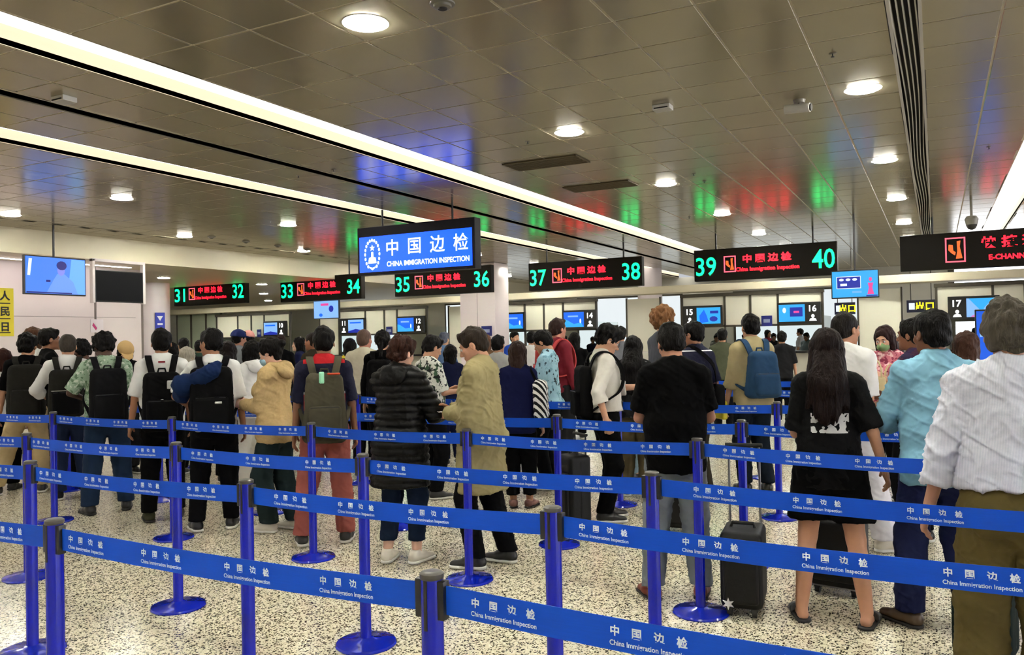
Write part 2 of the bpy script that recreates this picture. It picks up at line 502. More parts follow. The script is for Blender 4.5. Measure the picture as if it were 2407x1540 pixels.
# downlights
ORD = ['nearest', 'second', 'third', 'fourth', 'fifth', 'sixth']
def downlight(x, y, label, grp=None, z=None):
    r = empty('downlight', (x, y, HC if z is None else z), 0, label, 'ceiling light', grp)
    MB().lathe([(0.152, -0.002), (0.168, -0.004), (0.172, 0.004), (0.150, 0.010)], 28).build('ring', M_RING, r, True)
    MB().lathe([(0.144, -0.012), (0.150, -0.003)], 20).build('diffuser', M_LAMP, r, True)
RN = {-0.56: 'right-hand row, beside the striped ceiling slot', -3.58: 'middle row, right of the wide light strip', -11.15: 'row left of the narrower light strip', -14.05: 'far left row, beside the dotted slot'}
for x, nm in RN.items():
    k0 = {-0.56: 1, -3.58: 0, -11.15: 1, -14.05: 1}[x]
    for k in range(-3, 7):
        y = 4.65 + 3.64 * k
        if k >= k0 and k - k0 < 6: downlight(x, y, 'round recessed downlight, %s in the %s' % (ORD[k - k0], nm))
        elif k < k0: downlight(x, y, 'round recessed downlight behind the camera', 'downlights behind the camera')
for x in (5.0, 8.6):
    for k in range(-2, 7, 2): downlight(x, 4.65 + 3.64 * k, 'round recessed downlight outside the view on the right', 'downlights right of the view')

for i, x in enumerate((-18.5, -22.0, -25.5)):
    for j, y in enumerate((15.0, 18.6, 22.2, 26.0)): downlight(x, y, 'round downlight in the low soffit beyond the left wall, %s of its %s row' % (ORD[j], ORD[i]), 'soffit downlights', 3.452)
# ceiling fittings
for i, (a, b, c, d) in enumerate(VENTS):
    r = empty('air_vent', ((a + b) / 2, (c + d) / 2, HC), 0, 'long bronze slatted air vent in the ceiling, %s of the two' % ('nearer' if i == 0 else 'farther'), 'vent')
    w, l = (b - a) / 2, (d - c) / 2
    mb = MB(); mb.box(-w, w, -l, l, -0.004, -0.002); mb.build('backing', M_DARK, r)
    mb = MB(); mb.box(-w, w, -l, -l + .02, -.016, -.004); mb.box(-w, w, l - .02, l, -.016, -.004); mb.box(-w, -w + .02, -l, l, -.016, -.004); mb.box(w - .02, w, -l, l, -.016, -.004); mb.build('frame', M_BRONZE, r)
    me = None
    for j in range(9):
        y = -l + 0.04 + j * (2 * l - 0.08) / 8
        if me is None: me = MB().box(-w + .02, w - .02, -0.014, 0.014, -.014, -.006).build('slat', M_BRONZE, r, loc=(0, y, 0)).data
        else: inst('slat', me, r, (0, y, 0))
M_GREY = mat('fitting_grey', srgb(120, 116, 105), 0.4); M_BLK = mat('fitting_black', srgb(18, 18, 18), 0.4); M_WHT = mat('fitting_white', srgb(225, 222, 212), 0.4)
def fitting(name, x, y, label, cat, kind):
    r = empty(name, (x, y, HC), 0, label, cat)
    if kind == 'detector':
        MB().lathe([(0.045, -0.035), (0.060, -0.028), (0.062, -0.012), (0.085, -0.010), (0.088, 0.0)], 20).build('detector_head', M_GREY, r, True)
        MB().lathe([(0.030, -0.042), (0.034, -0.034)], 16).build('lens', M_DARK, r, True)
    elif kind == 'box':
        MB().bbox(-0.09, 0.09, -0.07, 0.07, -0.05, 0.0, 0.008).build('housing', M_WHT, r); MB().bbox(-0.07, 0.07, -0.075, -0.069, -0.042, -0.03, 0.001).build('indicator', M_DARK, r)
    elif kind == 'camera':
        MB().lathe([(0.05, -0.03), (0.06, 0.0)], 16).build('mount', M_GREY, r, True)
        mb = MB(); mb.tube([(-0.14, 0.02, -0.07), (0.10, -0.02, -0.09)], 0.045, 12); mb.build('camera_barrel', M_WHT, r, True)
        MB().tube([(0.10, -0.02, -0.09), (0.115, -0.022, -0.091)], 0.036, 12).build('lens', M_DARK, r, True)
        MB().tube([(0, 0, -0.02), (0, 0, -0.07)], 0.015, 8).build('bracket', M_GREY, r, True)
    elif kind == 'dome':
        MB().tube([(0, 0, 0), (0, 0, -0.30)], 0.022, 10).build('drop_rod', M_GREY, r, True)
        MB().lathe([(0.09, -0.44), (0.11, -0.34), (0.08, -0.29), (0.03, -0.28)], 18).build('camera_housing', M_GREY, r, True)
        MB().lathe([(0.02, -0.53), (0.06, -0.51), (0.085, -0.46), (0.088, -0.44)], 18).build('dome_glass', M_DARK, r, True)
    elif kind == 'sprinkler':
        MB().lathe([(0.022, -0.005), (0.032, 0.0)], 14).build('rosette', M_GREY, r, True); MB().lathe([(0.014, -0.032), (0.015, -0.029), (0.005, -0.028), (0.006, -0.004)], 12).build('sprinkler_head', M_BLK, r, True)

fitting('smoke_detector', -2.92, 4.64, 'round grey smoke detector on the ceiling at the top of the picture', 'detector', 'detector')
fitting('ceiling_box', -2.36, 7.82, 'small white rectangular box fixed to the ceiling panels', 'sensor', 'box')
fitting('security_camera', -1.14, 8.35, 'small bullet security camera on the ceiling above the red and green reflections', 'camera', 'camera')
fitting('dome_camera', 0.60, 16.48, 'dome camera hanging on a short rod above the rightmost black sign', 'camera', 'dome')
fitting('ceiling_box', -7.02, 4.64, 'small white box on the dark ceiling between the two light strips', 'sensor', 'box')
for i, (x, y, w) in enumerate(((-4.16, 8.41, 'in front of the nearer bronze vent'), (-3.0, 11.37, 'nearer of two right of the farther vent'), (-3.01, 12.0, 'farther of two right of the farther vent'), (-0.7, 7.09, 'left of the striped slot'),
                            (-7.71, 8.46, 'left of the thin dark slot'), (-7.05, 8.41, 'right of the thin dark slot'), (0.64, 11.78, 'right of the striped slot'), (-4.21, 15.54, 'far back above the middle signs'))):
    fitting('sprinkler', x, y, 'small fire sprinkler in the ceiling, ' + w, 'sprinkler', 'sprinkler')
for i, (x, y) in enumerate(((-13.66, 12.3), (-13.69, 13.3), (-13.7, 14.3), (-13.7, 15.3))):
    fitting('dome_sensor', x, y, 'small dark dome sensor on the far left ceiling, %s in its row' % ORD[i], 'sensor', 'detector')

# ----------------------------------------------------------------- walls
M_WALL = mat('wall_white_enamel', srgb(228, 216, 214), 0.28, spec=0.5, noise=(1.3, 0.04))
M_WALL2 = mat('wall_plain', srgb(205, 202, 190), 0.5)
M_PINK = mat('column_white', srgb(236, 222, 222), 0.25)
M_JT = mat('panel_joint', srgb(120, 108, 104), 0.6)
# left wall of enamel panels (a thick wall block that ends in a rounded edge)
wl = empty('wall_left', (-17.0, 0, 0)); tag(wl, kind='structure')
MB().box(-1.2, -0.02, Y_REAR, 13.2, 0.0, 3.46).build('wall_core', M_JT, wl)
for i, (a, b) in enumerate(((Y_REAR, -3.0), (-3.0, 0.0), (0.0, 3.0), (3.0, 6.0), (6.0, 9.0), (9.0, 11.9), (11.95, 13.05))):
    for z0, z1 in ((0.0, 1.15), (1.15, 2.3), (2.3, 3.46)):
        MB().bbox(-0.02, 0.0, a + 0.004, b - 0.004, z0 + 0.004, z1 - 0.004, 0.003).build('wall_panel', M_WALL, wl)
MB().tube([(-0.16, 13.06, 0), (-0.16, 13.06, 3.46)], 0.16, 24).build('rounded_edge', M_WALL, wl, True)
for nm, b in (('wall_far_left', (X_LEFT - 0.1, X_LEFT, Y_REAR, Y_BACK)), ('wall_right', (X_RIGHT, X_RIGHT + 0.1, Y_REAR, Y_BACK)), ('wall_rear', (X_LEFT, X_RIGHT, Y_REAR - 0.1, Y_REAR)), ('wall_back', (X_LEFT, X_RIGHT, Y_BACK, Y_BACK + 0.1))):
    tag(MB().box(b[0], b[1], b[2], b[3], 0, HC).build(nm, M_WALL2), kind='structure')
# round column behind the left wall, with a blue arrow sign
r = empty('round_column', (-20.45, 16.2, 0), 0, 'round white enamel column behind the left wall', 'column')
MB().lathe([(0.46, 0.0), (0.46, 3.45)], 36).build('shaft', M_PINK, r, True); MB().lathe([(0.48, 0.0), (0.48, 0.15), (0.465, 0.16)], 36).build('plinth', mat('steel', srgb(150, 150, 150), 0.3, metal=0.9), r, True)
r = empty('square_column', (-12.33, 21.7, 0), 0, 'square white column standing in front of the booths under sign 36', 'column')
MB().bbox(-0.62, 0.62, -0.45, 0.45, 0.0, 3.93, 0.05).build('shaft', M_PINK, r, True); MB().bbox(-0.64, 0.64, -0.47, 0.47, 0.0, 0.15, 0.01).build('plinth', MATS['steel'], r)
MB().box(-0.005, 0.005, -0.455, -0.45, 0.2, 3.9).build('joint', M_JT, r)
r = empty('square_column', (2.55, 22.6, 0), 0, 'pale column at the right edge of the picture', 'column')
MB().bbox(-0.6, 0.6, -0.45, 0.45, 0.0, 3.93, 0.05).build('shaft', M_PINK, r, True); MB().bbox(-0.62, 0.62, -0.47, 0.47, 0.0, 0.15, 0.01).build('plinth', MATS['steel'], r)
r = empty('round_column', (-8.75, 27.0, 0), 0, 'pale round column standing behind the booths', 'column')
MB().lathe([(0.42, 0.0), (0.42, 3.93)], 30).build('shaft', M_PINK, r, True); MB().lathe([(0.44, 0.0), (0.44, 0.15), (0.425, 0.16)], 30).build('plinth', MATS['steel'], r, True)

# ----------------------------------------------------------------- inspection booths
M_BFRAME = mat('booth_frame', srgb(70, 66, 56), 0.4, metal=0.4)
M_BPANEL = mat('booth_panel_cream', srgb(236, 232, 212), 0.16, spec=0.6)
M_BBASE = mat('booth_base', srgb(222, 217, 200), 0.3)
M_LEDGE = mat('booth_ledge_black', srgb(16, 15, 16), 0.25)
M_GLASS = mat('booth_glass', (0.92, 0.97, 0.95), 0.03, trans=1.0, spec=0.5); M_GLASS.node_tree.nodes['Principled BSDF'].inputs['IOR'].default_value = 1.1
M_SCRBK = mat('screen_housing', srgb(16, 17, 16), 0.35)
M_GREEN = mat('green_tint_glass', srgb(178, 188, 164), 0.12, spec=0.6)
YB = 24.0
W_LET = glow('white_led', (1, 1, 1), 1.6)

def flat_poly(name, pts, y, m, parent, th=0.004):
    """a flat shape in the XZ plane with a little thickness, its face towards -Y"""
    n = len(pts); v = [(x, y, z) for x, z in pts] + [(x, y + th, z) for x, z in pts]
    f = [tuple(range(n)), tuple(range(2 * n - 1, n - 1, -1))] + [((i + 1) % n, i, i + n, (i + 1) % n + n) for i in range(n)]
    return mobj(name, v, f, m, parent)
def rect(name, x0, x1, z0, z1, y, m, parent): return flat_poly(name, [(x0, z0), (x1, z0), (x1, z1), (x0, z1)], y, m, parent)
def oval(cx, cz, rx, rz, n=16, a0=0, a1=2 * math.pi): return [(cx + rx * math.cos(a0 + (a1 - a0) * k / n), cz + rz * math.sin(a0 + (a1 - a0) * k / n)) for k in range(n)]

SB, SC1, SC2, SD, SW, SP = glow('scr_blue', (0.0, 0.16, 1.0), 1.0), glow('scr_cyan', (0.03, 0.45, 1.0), 1.0), glow('scr_pale', (0.25, 0.5, 1.0), 1.1), glow('scr_navy', (0.01, 0.03, 0.45), 0.9), glow('scr_white', (0.75, 0.85, 1.0), 1.2), glow('scr_pink', (1.0, 0.08, 0.4), 0.9)
def booth_monitor(x, kind, num, left_num, tint):
    """screen unit with a lit number field beside the picture, fixed on the booth front"""
    r = empty('booth_display', (x, YB - 0.13, 1.88), 0, None)
    w = 0.58
    MB().bbox(-w, w, -0.06, 0.06, 0.0, 0.60, 0.01).build('housing', M_SCRBK, r)
    s0, s1 = (-w + 0.42, w - 0.04) if left_num else (-w + 0.04, w - 0.42)
    scr = rect('screen', s0, s1, 0.06, 0.54, -0.064, SB if tint == 0 else (SC2 if tint == 1 else SC1), r)
    cx = (s0 + s1) / 2
    if tint == 0:
        flat_poly('screen_image', [(s0, 0.06), (s1, 0.06), (s1 - 0.1, 0.2), (cx, 0.16), (s0 + 0.1, 0.3), (s0, 0.32)], -0.069, SC1, scr); rect('screen_text', s0 + 0.15, s1 - 0.2, 0.38, 0.43, -0.069, SC2, scr)
        flat_poly('screen_figure', oval(s1 - 0.12, 0.25, 0.03, 0.08, 10), -0.069, SW, scr)
    elif tint == 1:
        rect('screen_text', s0 + 0.08, s1 - 0.1, 0.40, 0.46, -0.069, SB, scr); flat_poly('screen_image', [(s0, 0.06), (s1, 0.06), (s1, 0.14), (cx, 0.2), (s0, 0.12)], -0.069, SD, scr)
    elif tint == 2:
        flat_poly('screen_image', [(s0 + 0.1, 0.08), (cx, 0.12), (cx - 0.05, 0.3), (s0 + 0.22, 0.48), (s0 + 0.08, 0.3)], -0.069, SB, scr); flat_poly('screen_figure', oval(s1 - 0.2, 0.2, 0.12, 0.08, 10), -0.069, SD, scr); rect('screen_text', cx + 0.05, s1 - 0.06, 0.36, 0.44, -0.069, SD, scr)
    elif tint == 3:
        rect('screen_image', cx - 0.05, s1 - 0.06, 0.2, 0.46, -0.069, SD, scr); rect('screen_text', cx + 0.05, s1 - 0.15, 0.3, 0.36, -0.074, SP, scr); flat_poly('screen_figure', oval(s0 + 0.15, 0.38, 0.05, 0.08, 10), -0.069, SW, scr)
    else:
        flat_poly('screen_image', [(s0, 0.06), (s1, 0.06), (s1, 0.54), (s1 - 0.1, 0.54), (s1 - 0.3, 0.3), (cx, 0.18), (s0 + 0.2, 0.36), (s0 + 0.05, 0.54), (s0, 0.54)], -0.069, SC2, scr); flat_poly('screen_figure', [(s0 + 0.08, 0.06), (cx + 0.1, 0.06), (cx, 0.12), (s0 + 0.15, 0.12)], -0.069, SP, scr)
    nx = (-w + 0.21) if left_num else (w - 0.21)
    me = with_mat(text_mesh(num, 0.24, bold=0.006), W_LET); o = inst('number_lettering', me, r, (nx, -0.066, 0.42))
    flat_poly('person_icon', oval(nx, 0.205, 0.045, 0.05, 12), -0.066, W_LET, r); flat_poly('person_icon', [(nx - 0.10, 0.07), (nx + 0.10, 0.07), (nx + 0.075, 0.13), (nx, 0.155), (nx - 0.075, 0.13)], -0.066, W_LET, r)
    lab = {0: 'bright blue picture', 1: 'pale blue picture', 2: 'cyan and blue picture', 3: 'blue picture with a dark window', 4: 'violet winged picture'}[tint]
    tag(r, 'black display with %s and white number %s on a booth' % (lab, {'10': 'ten', '11': 'eleven', '12': 'twelve', '13': 'thirteen', '14': 'fourteen', '15': 'fifteen', '16': 'sixteen', '17': 'seventeen'}[num]), 'display')

def booth(xs, label, dep=1.9):
    """xs: mullion positions; a counter, a black ledge, panes below and cream panels above"""
    x0, x1 = xs[0], xs[-1]
    r = empty('inspection_booth', ((x0 + x1) / 2, YB, 0), 0, label, 'booth'); c = (x0 + x1) / 2
    for a, b in zip(xs[:-1], xs[1:]):
        MB().bbox(a - c + 0.01, b - c - 0.01, -0.03, 0.0, 0.10, 1.06, 0.006).build('base_panel', M_BBASE, r)
        MB().bbox(a - c + 0.03, b - c - 0.03, -0.02, 0.0, 1.88, 2.74, 0.004).build('upper_panel', M_BPANEL, r)
        MB().box(a - c + 0.03, b - c - 0.03, -0.012, -0.004, 1.12, 1.84).build('glass_pane', M_GLASS, r)
    for x in xs: MB().bbox(x - c - 0.03, x - c + 0.03, -0.05, 0.03, 1.1, 2.8, 0.006).build('mullion', M_BFRAME, r)
    MB().bbox(x0 - c - 0.05, x1 - c + 0.05, -0.35, 0.25, 1.06, 1.12, 0.008).build('ledge', M_LEDGE, r)
    MB().bbox(x0 - c - 0.05, x1 - c + 0.05, -0.08, 0.04, 2.74, 2.84, 0.006).build('header', M_BFRAME, r)
    MB().bbox(x0 - c, x1 - c, -0.05, 0.02, 1.83, 1.89, 0.004).build('transom', M_BFRAME, r)
    MB().bbox(x0 - c, x1 - c, -0.02, 0.0, 0.0, 0.10, 0.004).build('kick_plate', M_BFRAME, r)
    for x in (x0, x1):
        MB().box(x - c - 0.02, x - c + 0.02, 0.0, dep, 0.0, 1.1).build('side_wall', M_BBASE, r)
        MB().box(x - c - 0.008, x - c + 0.008, 0.05, dep, 1.1, 2.1).build('side_glass', M_GLASS, r)
    MB().bbox(x0 - c + 0.1, x1 - c - 0.1, 0.05, 0.65, 0.70, 0.74, 0.004).build('inner_desk', M_BBASE, r)
booth([-6.77, -5.5, -4.76, -3.99, -2.79], 'cream inspection booth under displays 15 and 16, right of the tall brown-haired man')
booth([-13.17, -12.09, -11.39, -10.70, -9.55], 'cream inspection booth under displays 13 and 14, right of the square column')
booth([-19.95, -18.71, -17.84, -17.27, -16.0], 'cream inspection booth under displays 11 and 12, left of the square column')
booth([0.02, 1.30, 2.0, 2.7, 3.9], 'cream inspection booth under display 17 at the right')
booth([-26.4, -25.2, -24.45, -23.75, -22.4], 'cream inspection booth under display 10 at the far left')
for a in ((-6.13, 0, '15', True, 2), (-3.40, 0, '16', False, 3), (-12.62, 0, '13', True, 0), (-10.07, 0, '14', False, 0), (-19.22, 0, '11', True, 1), (-16.60, 0, '12', False, 0), (0.86, 0, '17', True, 4), (-23.07, 0, '10', False, 1)): booth_monitor(*a)
# screens between the booths, and what is hung there
def partition(x0, x1, label, m=None, top=2.78, glass=False):
    r = empty('partition_screen', ((x0 + x1) / 2, YB + 0.35, 0), 0, label, 'partition'); w = (x1 - x0) / 2
    MB().bbox(-w + 0.02, w - 0.02, -0.02, 0.02, 1.12, top, 0.006).build('upper_panel', m or M_BPANEL, r); MB().bbox(-w + 0.02, w - 0.02, -0.02, 0.02, 0.08, 1.1, 0.006).build('lower_panel', M_BBASE, r)
    for x in (-w, w): MB().bbox(x - 0.025, x + 0.025, -0.04, 0.04, 0.0, top + 0.04, 0.005).build('post', M_BFRAME, r)
partition(-1.91, -0.81, 'cream partition screen between booths 16 and 17')
partition(-8.66, -7.56, 'cream partition screen beside the pale round column')
partition(-15.3, -14.69, 'cream partition screen left of the square column')
partition(-21.2, -20.2, 'cream partition screen at the left end of the leftmost row of displays')
for i, x in enumerate((-29.2, -28.3, -27.4)): partition(x, x + 0.85, 'green tinted glass screen at the far left, %s of three' % ('left', 'middle', 'right')[i], M_GREEN, 2.95)
# header beam running over all booths
r = empty('trim_8', (0, YB, 2.9)); tag(r, kind='structure')
MB().bbox(X_LEFT, X_RIGHT, -0.15, 0.6, 0.0, 0.22, 0.02).build('bulkhead', M_CREAM, r)
# small blue and yellow notices
M_NAVY = mat('notice_navy', srgb(20, 30, 110), 0.4)
for x, z, w, lab in ((-4.30, 1.98, 0.30, 'between the two displays right of the tall man'), (-17.6, 1.98, 0.28, 'left of the display with number twelve'), (-13.05, 1.86, 0.36, 'beside the square column'), (-24.0, 2.02, 0.22, 'left of the display with number ten')):
    r = empty('wall_notice', (x, YB - 0.06, z), 0, 'small navy notice plate ' + lab, 'sign')
    if 'column' in lab: r.location = (-12.0, 21.22, 1.86)
    MB().bbox(-w / 2, w / 2, -0.01, 0.0, -0.15, 0.15, 0.003).build('plate', M_NAVY, r); rect('print', -w * 0.3, w * 0.3, -0.05, 0.05, -0.013, mat('notice_print', srgb(150, 160, 190), 0.5), r)
M_YLED = glow('yellow_led', (1.0, 0.85, 0.02), 1.3); M_NVL = mat('sign_navy', srgb(14, 20, 70), 0.3)
for x, w, lab in ((-2.3, 0.55, 'in the passage right of booth 16'), (-0.35, 0.72, 'in the passage left of display 17')):
    r = empty('passage_sign', (x, YB + 0.9, 2.12), 0, 'dark hanging sign with yellow lettering ' + lab, 'sign')
    MB().bbox(-w / 2, w / 2, -0.04, 0.04, 0.0, 0.34, 0.006).build('housing', M_NVL, r); inst('lettering', with_mat(text_mesh('出口', 0.24, bold=0.008), M_YLED), r, (w * 0.12, -0.045, 0.17))
    rect('arrow_field', -w * 0.42, -w * 0.22, 0.08, 0.26, -0.045, SW, r)
    for sx in (-1, 1): MB().tube([(sx * w * 0.35, 0, 0.33), (sx * w * 0.35, 0, 1.8)], 0.012, 8).build('rod', M_BFRAME, r)
r = empty('stand_display', (1.12, 21.4, 0), 0, 'upright blue lit display stand at the right behind the grey-haired man', 'display')
MB().bbox(-0.33, 0.33, -0.05, 0.05, 0.1, 2.08, 0.015).build('cabinet', M_SCRBK, r); scr = rect('screen', -0.30, 0.30, 0.5, 2.04, -0.055, glow('kiosk_blue', (0.0, 0.14, 1.0), 0.8), r)
flat_poly('logo', oval(0.0, 1.78, 0.10, 0.11, 18), -0.06, SC2, scr); rect('screen_text', -0.24, 0.24, 1.45, 1.58, -0.06, SC2, scr); MB().bbox(-0.4, 0.4, -0.25, 0.25, 0.0, 0.1, 0.01).build('foot', M_SCRBK, r)
# bright staff zone behind the glass
for i, x in enumerate((-25, -18, -11.3, -4.7)):
    r = empty('light_panel', (x, Y_BACK - 0.062, 3.0), 0, 'lit window panel on the back wall %s' % ('at the far left', 'left of the square column', 'just right of the square column', 'right of the tall brown-haired man')[i], 'lamp')
    MB().bbox(-2.2, 2.2, -0.04, 0.04, -1.9, 0.2, 0.01).build('diffuser', glow('back_window', (0.9, 0.97, 1.0), 0.9, True), r); MB().box(-2.3, 2.3, 0.02, 0.06, -2.0, 0.3).build('frame', M_BFRAME, r)

t = empty('window_1', (7.0, Y_BACK - 0.05, 0)); tag(t, kind='structure')
for k in range(5):
    MB().box(-6.4 + k * 2.6, -4.0 + k * 2.6, -0.03, 0.0, 0.9, 3.7).build('pane', glow('daylight_pane', (0.90, 0.93, 1.0), 3.5, True), t)
for k in range(6): MB().bbox(-6.6 + k * 2.6, -6.4 + k * 2.6, -0.08, 0.0, 0.8, 3.8, 0.01).build('window_frame', M_BFRAME, t)
MB().bbox(-6.6, 6.6, -0.2, 0.0, 0.78, 0.86, 0.01).build('window_sill', M_BBASE, t)

t = empty('window_2', (X_RIGHT - 0.05, 9.0, 0), R(-90)); tag(t, kind='structure')
for k in range(8):
    MB().box(-14.3 + k * 3.6, -10.9 + k * 3.6, -0.03, 0.0, 0.6, 3.75).build('pane', glow('daylight_bright', (0.93, 0.94, 1.0), 6.5, True), t)
for k in range(9): MB().bbox(-14.5 + k * 3.6, -14.3 + k * 3.6, -0.08, 0.0, 0.5, 3.85, 0.01).build('window_frame', M_BFRAME, t)

# ----------------------------------------------------------------- hanging signs
LG = glow('led_green', (0.0, 1.0, 0.22), 3.6); LR = glow('led_red', (1.0, 0.006, 0.02), 3.8); LRP = glow('led_red_pale', (1.0, 0.12, 0.18), 1.6); LO = glow('led_orange', (1.0, 0.13, 0.02), 1.5)
M_SIGN = mat('sign_black', srgb(18, 14, 9), 0.45, spec=0.12); M_ROD = mat('rod_black', srgb(20, 18, 18), 0.4)
def frame_strip(name, x0, x1, z0, z1, t, y, m, parent):
    v = []; 
    for (a, b, c, d) in ((x0, x1, z0, z1), (x0 + t, x1 - t, z0 + t, z1 - t)): v += [(a, y, c), (b, y, c), (b, y, d), (a, y, d)]
    v += [(x, y + 0.004, z) for x, _, z in v]
    f = []
    for i in range(4):
        j = (i + 1) % 4; f += [(i, j, j + 4, i + 4), (i + 8, i + 12, j + 12, j + 8), (j, i, i + 8, j + 8), (i + 4, j + 4, j + 12, i + 12)]
    return mobj(name, v, f, m, parent)
def seal(cx, cz, w, h, y, r):
    """small square seal: a frame with two stylised figures"""
    frame_strip('seal_frame', cx - w / 2, cx + w / 2, cz - h / 2, cz + h / 2, 0.028, y, LRP, r)
    flat_poly('seal_figure', [(cx - w * .32, cz + h * .22), (cx - w * .12, cz + h * .20), (cx - w * .10, cz - h * .02), (cx + w * .02, cz - h * .10), (cx - w * .02, cz - h * .22), (cx - w * .2, cz - h * .12), (cx - w * .34, cz)], y, LO, r)
    flat_poly('seal_figure', [(cx + w * .08, cz + h * .34), (cx + w * .26, cz + h * .36), (cx + w * .22, cz + h * .12), (cx + w * .34, cz - h * .34), (cx + w * .02, cz - h * .36), (cx + w * .10, cz - h * .05)], y, LO, r)
def text(t, size, x, z, y, m, parent, name='lettering', bold=0.0, width=None):
    return inst(name, with_mat(text_mesh(t, size, bold=bold, width=width), m), parent, (x, y, z))
def led_sign(x, y, a, b, label, w=3.08, h=0.72, title='中 国 边 检', sub='China Immigration Inspection', z=2.85):
    r = empty('led_sign', (x, y, z), 0, label, 'sign')
    MB().bbox(-w / 2, w / 2, -0.09, 0.09, 0, h, 0.012).build('housing', M_SIGN, r)
    f = -0.096
    if a:
        text(a, 0.58, -w * 0.41, h * 0.46, f, LG, r, 'number_lettering', 0.006, 0.46); text(b, 0.58, w * 0.41, h * 0.5, f, LG, r, 'number_lettering', 0.006, 0.46)
        seal(-w * 0.235, h * 0.5, 0.27, 0.37, f, r); tx = 0.09 * w / 3.08
        text(title, 0.19, tx, h * 0.64, f, LR, r, 'title_lettering', 0.007, 1.05); text(sub, 0.12, tx, h * 0.30, f, LR, r, 'subtitle_lettering', 0.004, 1.36)
    else:
        seal(-w * 0.5 + 1.0, h * 0.52, 0.36, 0.50, f, r); text(title, 0.23, -w * 0.5 + 2.1, h * 0.68, f, LR, r, 'title_lettering', 0.007, 1.30); text(sub, 0.14, -w * 0.5 + 1.95, h * 0.27, f, LR, r, 'subtitle_lettering', 0.005, 0.75)
    for sx in (-1, 1): MB().tube([(sx * w * 0.34, 0, h - 0.005), (sx * w * 0.34, 0, HC - z)], 0.022, 10).build('rod', M_ROD, r, True)
    return r
NW = {'31': 'thirty-one', '32': 'thirty-two', '33': 'thirty-three', '34': 'thirty-four', '35': 'thirty-five', '36': 'thirty-six', '37': 'thirty-seven', '38': 'thirty-eight', '39': 'thirty-nine', '40': 'forty'}
for x, y, a, b in ((-19.9, 17.85, '31', '32'), (-16.08, 18.56, '33', '34'), (-11.83, 18.56, '35', '36'), (-7.84, 18.95, '37', '38'), (-3.37, 18.54, '39', '40')):
    led_sign(x, y, a, b, 'black LED sign with green numbers %s and %s and red lettering' % (NW[a], NW[b]))
led_sign(-24.3, 17.85, '29', '30', 'black LED sign half hidden behind the left wall, green number edge')
led_sign(1.25, 18.56, None, None, 'black LED sign with a red seal and no numbers at the right edge', 3.75, 0.73, '快 捷 通 道', 'E-CHANNEL')

# large blue hanging light box
r = empty('blue_hanging_sign', (-7.82, 11.47, 2.79), 0, 'large blue lit hanging sign with white emblem and Chinese lettering', 'sign')
w, h = 2.40, 0.84
MB().bbox(-w / 2, w / 2, -0.10, 0.10, 0.0, h, 0.012).build('housing', mat('sign_frame_dark', srgb(20, 20, 28), 0.45, spec=0.15), r)
scr = rect('lit_face', -w / 2 + 0.05, w / 2 - 0.05, 0.05, h - 0.17, -0.106, glow('sign_blue', (0.0, 0.075, 1.0), 2.3), r)
WL = glow('sign_white', (0.92, 0.96, 1.0), 1.5); fy = -0.112
for k in range(20):      # emblem: a ring of leaves, a star field and a base
    a = 2 * math.pi * k / 20; rz = 0.245; cx, cz = -w / 2 + 0.33 + 0.155 * math.cos(a), 0.36 + rz * math.sin(a) * (1.0 if math.sin(a) > 0 else 1.08)
    if not (math.sin(a) < -0.9): flat_poly('emblem_leaf', oval(cx, cz, 0.020, 0.030, 8), fy, WL, scr)
def star(cx, cz, r0, n=5): return [(cx + (r0 if k % 2 == 0 else r0 * 0.42) * math.sin(math.pi * k / n), cz + (r0 if k % 2 == 0 else r0 * 0.42) * math.cos(math.pi * k / n)) for k in range(2 * n)]
flat_poly('emblem_star', star(-w / 2 + 0.33, 0.47, 0.06), fy, WL, scr)
flat_poly('emblem_pillar', [(-w / 2 + 0.24, 0.20), (-w / 2 + 0.42, 0.20), (-w / 2 + 0.40, 0.30), (-w / 2 + 0.355, 0.31), (-w / 2 + 0.35, 0.40), (-w / 2 + 0.31, 0.40), (-w / 2 + 0.305, 0.31), (-w / 2 + 0.26, 0.30)], fy, WL, scr)
flat_poly('emblem_base', [(-w / 2 + 0.21, 0.16), (-w / 2 + 0.33, 0.08), (-w / 2 + 0.45, 0.16), (-w / 2 + 0.33, 0.125)], fy, WL, scr)
for k, ch in enumerate('中国边检'): text(ch, 0.30, -0.44 + k * 0.46, 0.45, fy, WL, scr, 'title_lettering', 0.004)
text('CHINA IMMIGRATION INSPECTION', 0.12, 0.27, 0.17, fy, WL, scr, 'subtitle_lettering', 0.004, 1.66)
for x in (-0.72, 0.72): MB().tube([(x, 0, h - 0.005), (x, 0, HC - 2.79)], 0.018, 10).build('rod', M_ROD, r, True)

# television screens
def tv(name, loc, rz, w, h, label, art, drop=None, off=False):
    r = empty(name, loc, rz, label, 'television')
    MB().bbox(-w / 2, w / 2, 0.0, 0.07, 0, h, 0.012).build('housing', M_SCRBK, r); MB().bbox(-w * 0.3, w * 0.3, 0.06, 0.13, h * 0.2, h * 0.8, 0.01).build('back_box', M_SCRBK, r)
    s = rect('screen', -w / 2 + 0.02, w / 2 - 0.02, 0.025, h - 0.02, -0.005, art, r)
    if drop:
        for x in drop: MB().tube([(x, 0.07, h - 0.1), (x, 0.07, HC - loc[2])], 0.02, 8).build('hanger', M_ROD, r, True)
    return r, s
TB = glow('tv_blue', (0.05, 0.22, 0.95), 1.15); TL = glow('tv_light', (0.14, 0.42, 1.0), 1.2); TF = glow('tv_figure', (0.13, 0.30, 0.95), 1.25); TH = glow('tv_hair', (0.01, 0.01, 0.25), 0.8)
